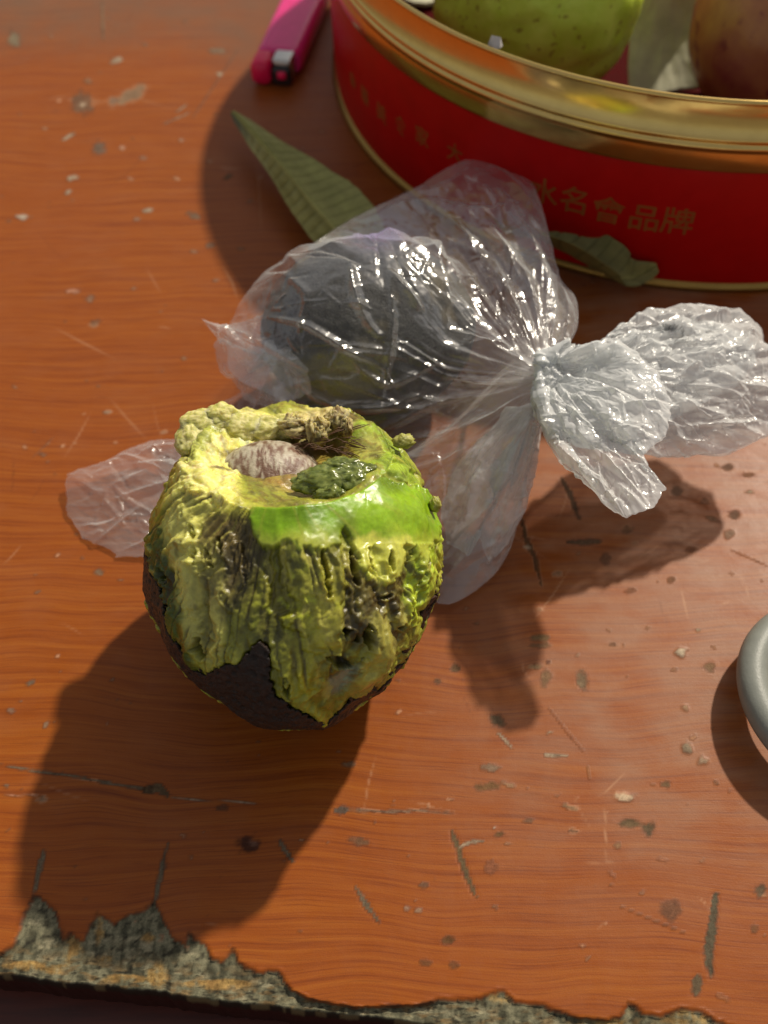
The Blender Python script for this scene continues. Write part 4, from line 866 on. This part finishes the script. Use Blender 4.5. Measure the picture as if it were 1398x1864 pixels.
def pillow(name, anchor, outline, nA=900, nR=240, T=.8, pleat=.10, crk=.06, m=m_film, seed=0, drape=None, dens=.0, floor=.06, sag=0.0, pf=1.0, two=True, grow=(), gout=.0, cre=(.35, .5, 1.0), folds=(), milk_x=None, sharp=False):
    O = interp_closed(outline, nA) if not sharp else resample_lin(outline, nA); an = np.array(anchor, float)
    a = np.arange(nA)[:, None]/nA; r = (np.linspace(0, 1, nR)**.85)[None]
    O3 = unproj(O[:, 0], O[:, 1], O[:, 2])[:, None]; A3 = unproj(*an)[None, None]
    objs = []
    ring_ = a*2*np.pi; cx_, cy_ = np.cos(ring_), np.sin(ring_)
    edge_l = np.linalg.norm(O3-A3, axis=-1)
    for side in ((1, -1) if two else (1,)):
        Pm = A3*(1-r[..., None])+O3*r[..., None]
        # small neck so the sheet does not start in a point
        Pm = Pm
        prof = np.clip(1-r**2.4, 0, 1)**.75*np.clip(r*1.25, 0, 1)**.8
        bul = O[:, 3][:, None] if O.shape[1] > 3 else 1.0
        h = T*prof*side*bul*(1 if side > 0 else (1-sag))
        Pm = Pm.copy(); Pm[..., 2] += h
        if drape is not None:
            q1 = np.sqrt(((Pm[..., 0]-drape[0][0])/(drape[1][0]+.12))**2+((Pm[..., 1]-drape[0][1])/(drape[1][1]+.12))**2)
            if side > 0:
                f_ = np.where(q1 < .75, np.sqrt(np.clip(1-q1*q1, 0, 1)), .661-1.134*(q1-.75))
                tent = drape[0][2]+(drape[1][2]+.12)*f_; dz_ = Pm[..., 2]-tent
                Pm[..., 2] = .5*(Pm[..., 2]+tent+np.sqrt(dz_*dz_+.15))
            else:
                kq = sst(1.6, .9, q1); Pm[..., 2] = Pm[..., 2]*(1-kq)+.04*kq
        Nn = normals_grid(Pm); Nn = np.where((Nn[..., 2:] < 0), -Nn, Nn)
        sd_ = seed+(0 if side > 0 else 40)
        wv = fbm(cx_*1.4+0*r, cy_*1.4+0*r, r*1.6+sd_, 3)
        # radial pleats: angular frequency halves as they run outwards
        d = 0
        for fq, r0, amp in ((22, .0, .40), (9, .14, .8), (3.5, .34, .9), (1.4, .6, .9)):
            env = np.exp(-((r-r0-.12)/.26)**2)
            rd = 1-2.4*np.abs(perlin(cx_*fq*pf+wv*1.3, cy_*fq*pf+0*r, sd_+r*1.0+fq))
            d = d+env*amp*rd*sst(-.45, .35, fbm(cx_*2.3+fq, cy_*2.3+0*r, r*2+sd_, 2))
        d = d*(1-.75*sst(.35, .75, r))*pleat*np.clip(edge_l*r*.45, 0, 1.1)
        # crumples: creased facets at three sizes
        pv0 = proj(Pm.reshape(-1, 3)).reshape(nA, nR, 2)
        Lx, Ly = Pm[..., 0], Pm[..., 1]+Pm[..., 2]*.6
        f = facet(Lx*.55+wv*.8, Ly*.55, sd_+1)*1.5+facet(Lx*1.35+wv*1.5, Ly*1.35+wv, sd_+2)*.75+facet(Lx*3.3+wv*2, Ly*3.3, sd_+3)*.30
        rg = (ridge(Lx*.9+wv, Ly*.9, sd_+.5, 2)-.5)*.7
        eh = np.clip(r*4, 0, 1)*np.clip((1.0-r)*7+.35, 0, 1)
        d = d+crk*(f+rg)*eh*(1 if side > 0 else .6)
        ext = (Lx.min(), Lx.max(), Ly.min(), Ly.max()); area = (ext[1]-ext[0])*(ext[3]-ext[2])
        cr_ = creases(Lx, Ly, (A3[0, 0, 0], A3[0, 0, 1]+.6*A3[0, 0, 2]), int(area*cre[0]), int(area*cre[1]), ext, sd_+7, cre[2])
        if side > 0:
            for pts, wpx, hh_ in folds:
                lo_, hi_ = np.min(pts, 0)-40, np.max(pts, 0)+40
                mk = (pv0[..., 0] > lo_[0]) & (pv0[..., 0] < hi_[0]) & (pv0[..., 1] > lo_[1]) & (pv0[..., 1] < hi_[1])
                if not mk.any(): continue
                dd, tt = sdline(pv0[..., 0][mk], pv0[..., 1][mk], interp_open(pts, 10).tolist())
                wl_ = wpx*(.45+.55*np.sin(np.clip(tt, .0, 1)*np.pi)); cr_[mk] += hh_*np.sin(np.clip(tt, .02, .98)*np.pi)**.7*np.clip(1-(dd+wv[mk]*3)/wl_, 0, 1)**1.3
        Pm = Pm+Nn*(d*(.6 if side > 0 else .6)+cr_*np.clip((1-r)*8, 0, 1))[..., None]
        for (gU, gV, its, stp, att_) in grow:
            if side < 0: its = its*2//3
            cA, cR = nA//stp//4*4, nR//stp
            ss = upsample(Pm, cA, cR)
            rs = np.linspace(0, 1, cR)[None]; as_ = np.arange(cA)[:, None]/cA*2*np.pi
            nz_ = np.clip(.5+1.2*fbm(np.cos(as_)*1.6+0*rs, np.sin(as_)*1.6+0*rs, rs*2+sd_+stp, 2), 0, 1.2)
            gu_ = 1+gU*1.3*np.exp(-(rs/.24)**2)+gout*sst(.55, 1.0, nz_)*sst(1, .8, rs); gv_ = 1+gV*sst(.3, 0, nz_)*sst(.1, .3, rs)
            Sm = wrinkle(ss, gu_.astype(np.float32), gv_.astype(np.float32), its, att_, .12, floor, drape if side > 0 else None)
            Pm = Pm+upsample(Sm-ss, nA, nR)
        Pm[..., 2] = np.maximum(Pm[..., 2], floor)
        Nn = normals_grid(Pm); Nn = np.where((Nn[..., 2:] < 0), -Nn, Nn)
        Pm = Pm+Nn*(crk*.25*(facet(Lx*1.9+wv*2, Ly*1.9, sd_+5)*.7+facet(Lx*4.3+wv*2, Ly*4.3, sd_+3)*.30)*eh)[..., None]
        # outline flutter
        Pm = Pm+(O3-A3)/edge_l[..., None]*(r**6*(.16*fbm(cx_*5+0*r, cy_*5+0*r, seed+.3, 3)+.09*facet(cx_*9+0*r, cy_*9+0*r, seed)))[..., None]
        Pm[..., 2] = np.maximum(Pm[..., 2], floor)
        de = dens+.05*(wv+.3)+.34*np.exp(-(r*edge_l/.75)**2)+.10*np.exp(-(r*edge_l/2.2)**2)+0*a
        pv = proj(Pm.reshape(-1, 3)).reshape(nA, nR, 2)
        if milk_x: de = de+.15*sst(milk_x[0], milk_x[1], pv[..., 0])*sst(.2, .9, .5+wv)+.10*sst(770, 860, pv[..., 1])*sst(700, 760, pv[..., 0])
        tint = sst(1.5, .2, np.hypot((pv[..., 0]-688)/60, (pv[..., 1]-425)/40)+.4*wv)*(.75 if side > 0 else 0)
        cd = np.stack([de+tint*.10, tint, 0*tint], -1)
        objs.append((Pm.reshape(-1, 3), cd.reshape(-1, 3)))
    V = np.concatenate([o[0] for o in objs]); Fq = grid_faces(nA, nR, True); Fs = np.concatenate([Fq+i*nA*nR for i in range(len(objs))])
    return mesh_obj(name, V, Fs, m, bag, cols={'dens': np.concatenate([o[1] for o in objs])})
# main pouch (px, py, z, bulge)
pouch = [(1020, 640, 4.6, .3), (1050, 600, 4.2, .4), (1050, 545, 3.6, .5), (1020, 505, 3.3, .5), (1002, 440, 3.2, .6), (985, 375, 3.2, .7), (960, 318, 3.2, .8), (925, 296, 3.2, .9), (885, 283, 3.2, 1), (845, 292, 3.2, 1), (790, 322, 3.0, 1), (725, 360, 2.8, 1),
         (660, 388, 2.5, .9), (590, 432, 2.6, .9), (540, 470, 2.8, .9), (480, 522, 3.0, .8), (435, 575, 3.0, .7), (415, 640, 2.3, .6), (425, 700, 1.4, .6), (450, 780, .5, .5), (560, 850, .4, .4), (690, 960, .4, .4),
         (760, 1070, .3, .45), (810, 1098, .25, .5), (870, 1072, .3, .5), (925, 1010, .5, .5), (945, 930, 1.0, .6), (968, 850, 1.8, .6), (985, 770, 3.2, .4), (990, 730, 4.0, .3)]
FOLDS = [([(638, 478), (648, 540), (678, 600), (700, 612)], 17, .20), ([(705, 490), (730, 530), (768, 566)], 18, .22), ([(490, 578), (560, 592), (640, 640), (702, 672)], 13, .20), ([(706, 500), (714, 580), (702, 680), (690, 742)], 14, .14),
         ([(790, 385), (784, 440), (806, 510), (815, 600)], 13, .16), ([(800, 376), (860, 450), (930, 545), (978, 640)], 24, .26), ([(835, 374), (895, 440), (952, 505), (988, 640)], 20, .24), ([(872, 380), (908, 440), (946, 518)], 18, .2),
         ([(905, 345), (962, 440), (1000, 560), (1006, 640)], 22, .24), ([(655, 402), (760, 372), (870, 388), (960, 372)], 16, .18), ([(815, 598), (900, 640), (988, 682)], 20, .2), ([(690, 785), (800, 730), (900, 722), (982, 692)], 20, .24),
         ([(735, 800), (850, 782), (962, 718)], 18, .22), ([(905, 885), (938, 800), (984, 740)], 16, .22), ([(858, 905), (898, 820), (970, 730)], 16, .2), ([(930, 905), (952, 830), (986, 750)], 14, .18), ([(848, 945), (872, 850), (900, 790)], 12, .14),
         ([(640, 655), (705, 700), (800, 655)], 12, .12), ([(540, 690), (600, 735), (690, 742), (770, 715)], 16, .16), ([(1020, 520), (1035, 570), (1030, 630)], 12, .14), ([(740, 330), (800, 345), (860, 300)], 14, .12), ([(890, 300), (925, 330), (975, 385)], 16, .16), ([(520, 500), (560, 540), (545, 585)], 14, .10),
         ([(830, 980), (880, 930), (930, 850)], 18, .16), ([(800, 1060), (850, 1010), (900, 990)], 18, .12)]
pillow('bag_pouch', KN, pouch, 1100, 280, 1.0, folds=[(a_, b_, c_*1.3) for a_, b_, c_ in FOLDS], milk_x=(760, 900), cre=(.45, .35, 1.1), pleat=.15, crk=.10, seed=1, drape=(IC, IR), sag=.2)
# front ear of the tail, folded over towards the camera
ear = [(978, 655, 4.6, 1), (1040, 628, 5.0, 1), (1105, 628, 5.3, 1), (1160, 642, 5.4, 1), (1200, 682, 5.3, 1), (1222, 735, 5.2, 1), (1216, 790, 5.1, 1), (1172, 828, 5.0, 1), (1110, 822, 4.7, 1), (1050, 812, 4.5, 1), (998, 790, 4.3, 1), (974, 725, 4.3, 1)]
pillow('tail_ear', KN, ear, 800, 200, .75, pleat=.14, crk=.22, seed=3, m=m_film2, dens=.16, gout=.0, pf=.55, cre=(1.6, 2.6, 1.25), sharp=True)
ear2 = [(975, 690, 4.2, .7), (1030, 680, 4.6, 1), (1095, 700, 5.0, 1), (1150, 760, 5.1, 1), (1172, 815, 5.0, 1), (1182, 850, 5.0, .8), (1212, 888, 4.9, .6),
        (1192, 925, 4.8, .6), (1140, 940, 4.7, .6), (1098, 916, 4.6, .7), (1062, 868, 4.5, .9), (1022, 842, 4.4, 1), (990, 792, 4.2, 1), (968, 730, 4.1, .8)]
pillow('tail_ear', (988, 712, 4.2), ear2, 800, 200, .5, pleat=.12, crk=.2, seed=31, m=m_film2, dens=.10, gout=.0, pf=.55, cre=(1.6, 2.6, 1.25), sharp=True)
# right hand puff of the tail
puff = [(1100, 660, 4.6, .6), (1120, 630, 4.4, .8), (1150, 592, 4.2, 1), (1205, 564, 4.0, 1), (1285, 558, 3.9, 1), (1350, 562, 3.7, 1), (1385, 598, 3.6, 1), (1392, 622, 3.5, 1), (1440, 650, 3.3, 1), (1450, 720, 3.0, 1), (1420, 780, 2.7, .8),
        (1330, 826, 2.6, .7), (1235, 834, 2.9, .7), (1170, 828, 3.3, .7), (1110, 800, 3.8, .6), (1060, 740, 4.2, .4), (1050, 690, 4.4, .4)]
pillow('tail_puff', (1040, 695, 4.3), puff, 900, 220, 1.1, pleat=.13, crk=.28, seed=6, m=m_film2, dens=.07, gout=.0, pf=.55, cre=(1.6, 2.6, 1.25), sharp=True)
fold = [(1090, 650, 4.7, .7), (1130, 625, 4.6, .9), (1180, 596, 4.5, 1), (1240, 585, 4.4, 1), (1320, 590, 4.2, 1), (1372, 620, 4.0, 1), (1378, 660, 3.8, 1), (1340, 700, 3.6, .9), (1270, 740, 3.6, .8), (1190, 780, 3.8, .8), (1120, 770, 4.2, .6), (1060, 720, 4.4, .5)]
pillow('tail_fold', (1045, 700, 4.4), fold, 700, 170, .7, pleat=.12, crk=.28, seed=16, m=m_film2, dens=.07, gout=.0, pf=.55, cre=(1.6, 2.6, 1.25), sharp=True)
# knot
kp = []
for (x, y, z, r_) in [(1000, 690, 4.55, (.42, .5, .4)), (985, 720, 4.4, (.3, .42, .35)), (1012, 662, 4.6, (.4, .3, .3))]:
    kp.append(ball(unproj(x, y, z), r_, 90, 60, .6, 2.4, x))
V, Fs = join(kp); mesh_obj('bag_knot', V, Fs, m_film2, bag, cols={'dens': np.tile([[.22, 0, 0]], (len(V), 1))})
# torn corner at the left of the pouch and the flat corner under the eaten avocado
c1 = [(366, 580, 3.2, .5), (400, 594, 3.1, .5), (432, 588, 3.1, .7), (500, 566, 3.8, .8), (522, 598, 4.0, .8), (532, 640, 4.1, .6), (560, 672, 4.0, .5), (566, 716, 3.4, .6), (500, 748, 2.4, .7), (445, 728, 1.8, .6), (428, 700, 1.9, .5), (398, 672, 2.3, .5), (390, 630, 2.8, .5), (398, 618, 2.9, .5)]
pillow('left_corner', (490, 655, 3.4), c1, 500, 130, .16, pleat=.02, crk=.10, seed=9, dens=.05, m=m_film, sharp=True, grow=(), cre=(.8, 1.0, 1.0), folds=[([(372, 588), (420, 630), (470, 680)], 12, .14), ([(400, 600), (460, 640), (530, 650)], 10, .12), ([(428, 700), (470, 660), (520, 600)], 12, .16), ([(395, 650), (440, 690), (500, 720)], 10, .12)])
flap = [(960, 740, 3.0, .6), (985, 780, 2.6, .8), (976, 850, 1.9, 1), (958, 925, 1.2, 1), (925, 990, .9, 1), (890, 1022, .8, .9), (870, 975, 1.0, .8), (850, 1012, .9, .8), (815, 990, 1.0, .8), (800, 930, 1.3, .8), (825, 860, 1.8, .8), (870, 800, 2.4, .7), (920, 765, 2.8, .6)]
pillow('lower_fold', (975, 745, 3.4), flap, 560, 170, .45, pleat=.12, crk=.16, seed=21, m=m_film2, dens=.02, sharp=True, gout=.02, cre=(1.2, .8, 1.3), folds=[([(965, 760), (925, 850), (890, 960)], 14, .2), ([(950, 760), (880, 850), (845, 950)], 14, .2), ([(975, 780), (955, 860), (930, 940)], 12, .18), ([(900, 790), (850, 860), (815, 940)], 12, .16)])
c2 = [(118, 862, .5, .6), (200, 835, .5, .8), (270, 802, .7, 1), (335, 795, 1.0, 1), (372, 748, 1.2, .8), (440, 712, 1.4, .6), (520, 760, 1.2, .7), (480, 860, .8, .8), (420, 960, .5, .8), (330, 1015, .3, .6), (268, 1020, .15, .6), (215, 1010, .12, .5), (150, 978, .12, .5), (122, 938, .15, .5)]
pillow('under_corner', (360, 880, .8), c2, 600, 170, .30, pleat=.015, crk=.15, seed=12, dens=.03, sag=.4, sharp=True, grow=(), cre=(.5, .9, 1.3), folds=[([(205, 882), (270, 860), (345, 838)], 13, .20), ([(212, 908), (290, 884), (350, 866)], 12, .2), ([(205, 882), (240, 915), (290, 940)], 9, .14), ([(135, 955), (185, 958), (230, 935)], 9, .12), ([(225, 1000), (262, 985), (272, 960)], 9, .12), ([(118, 862), (180, 900), (230, 960)], 12, .10), ([(330, 800), (385, 755), (440, 720)], 10, .14), ([(250, 830), (300, 812), (350, 806)], 9, .14)])
for o in list(bpy.data.objects):
    if '_loc' in o: del o['_loc']
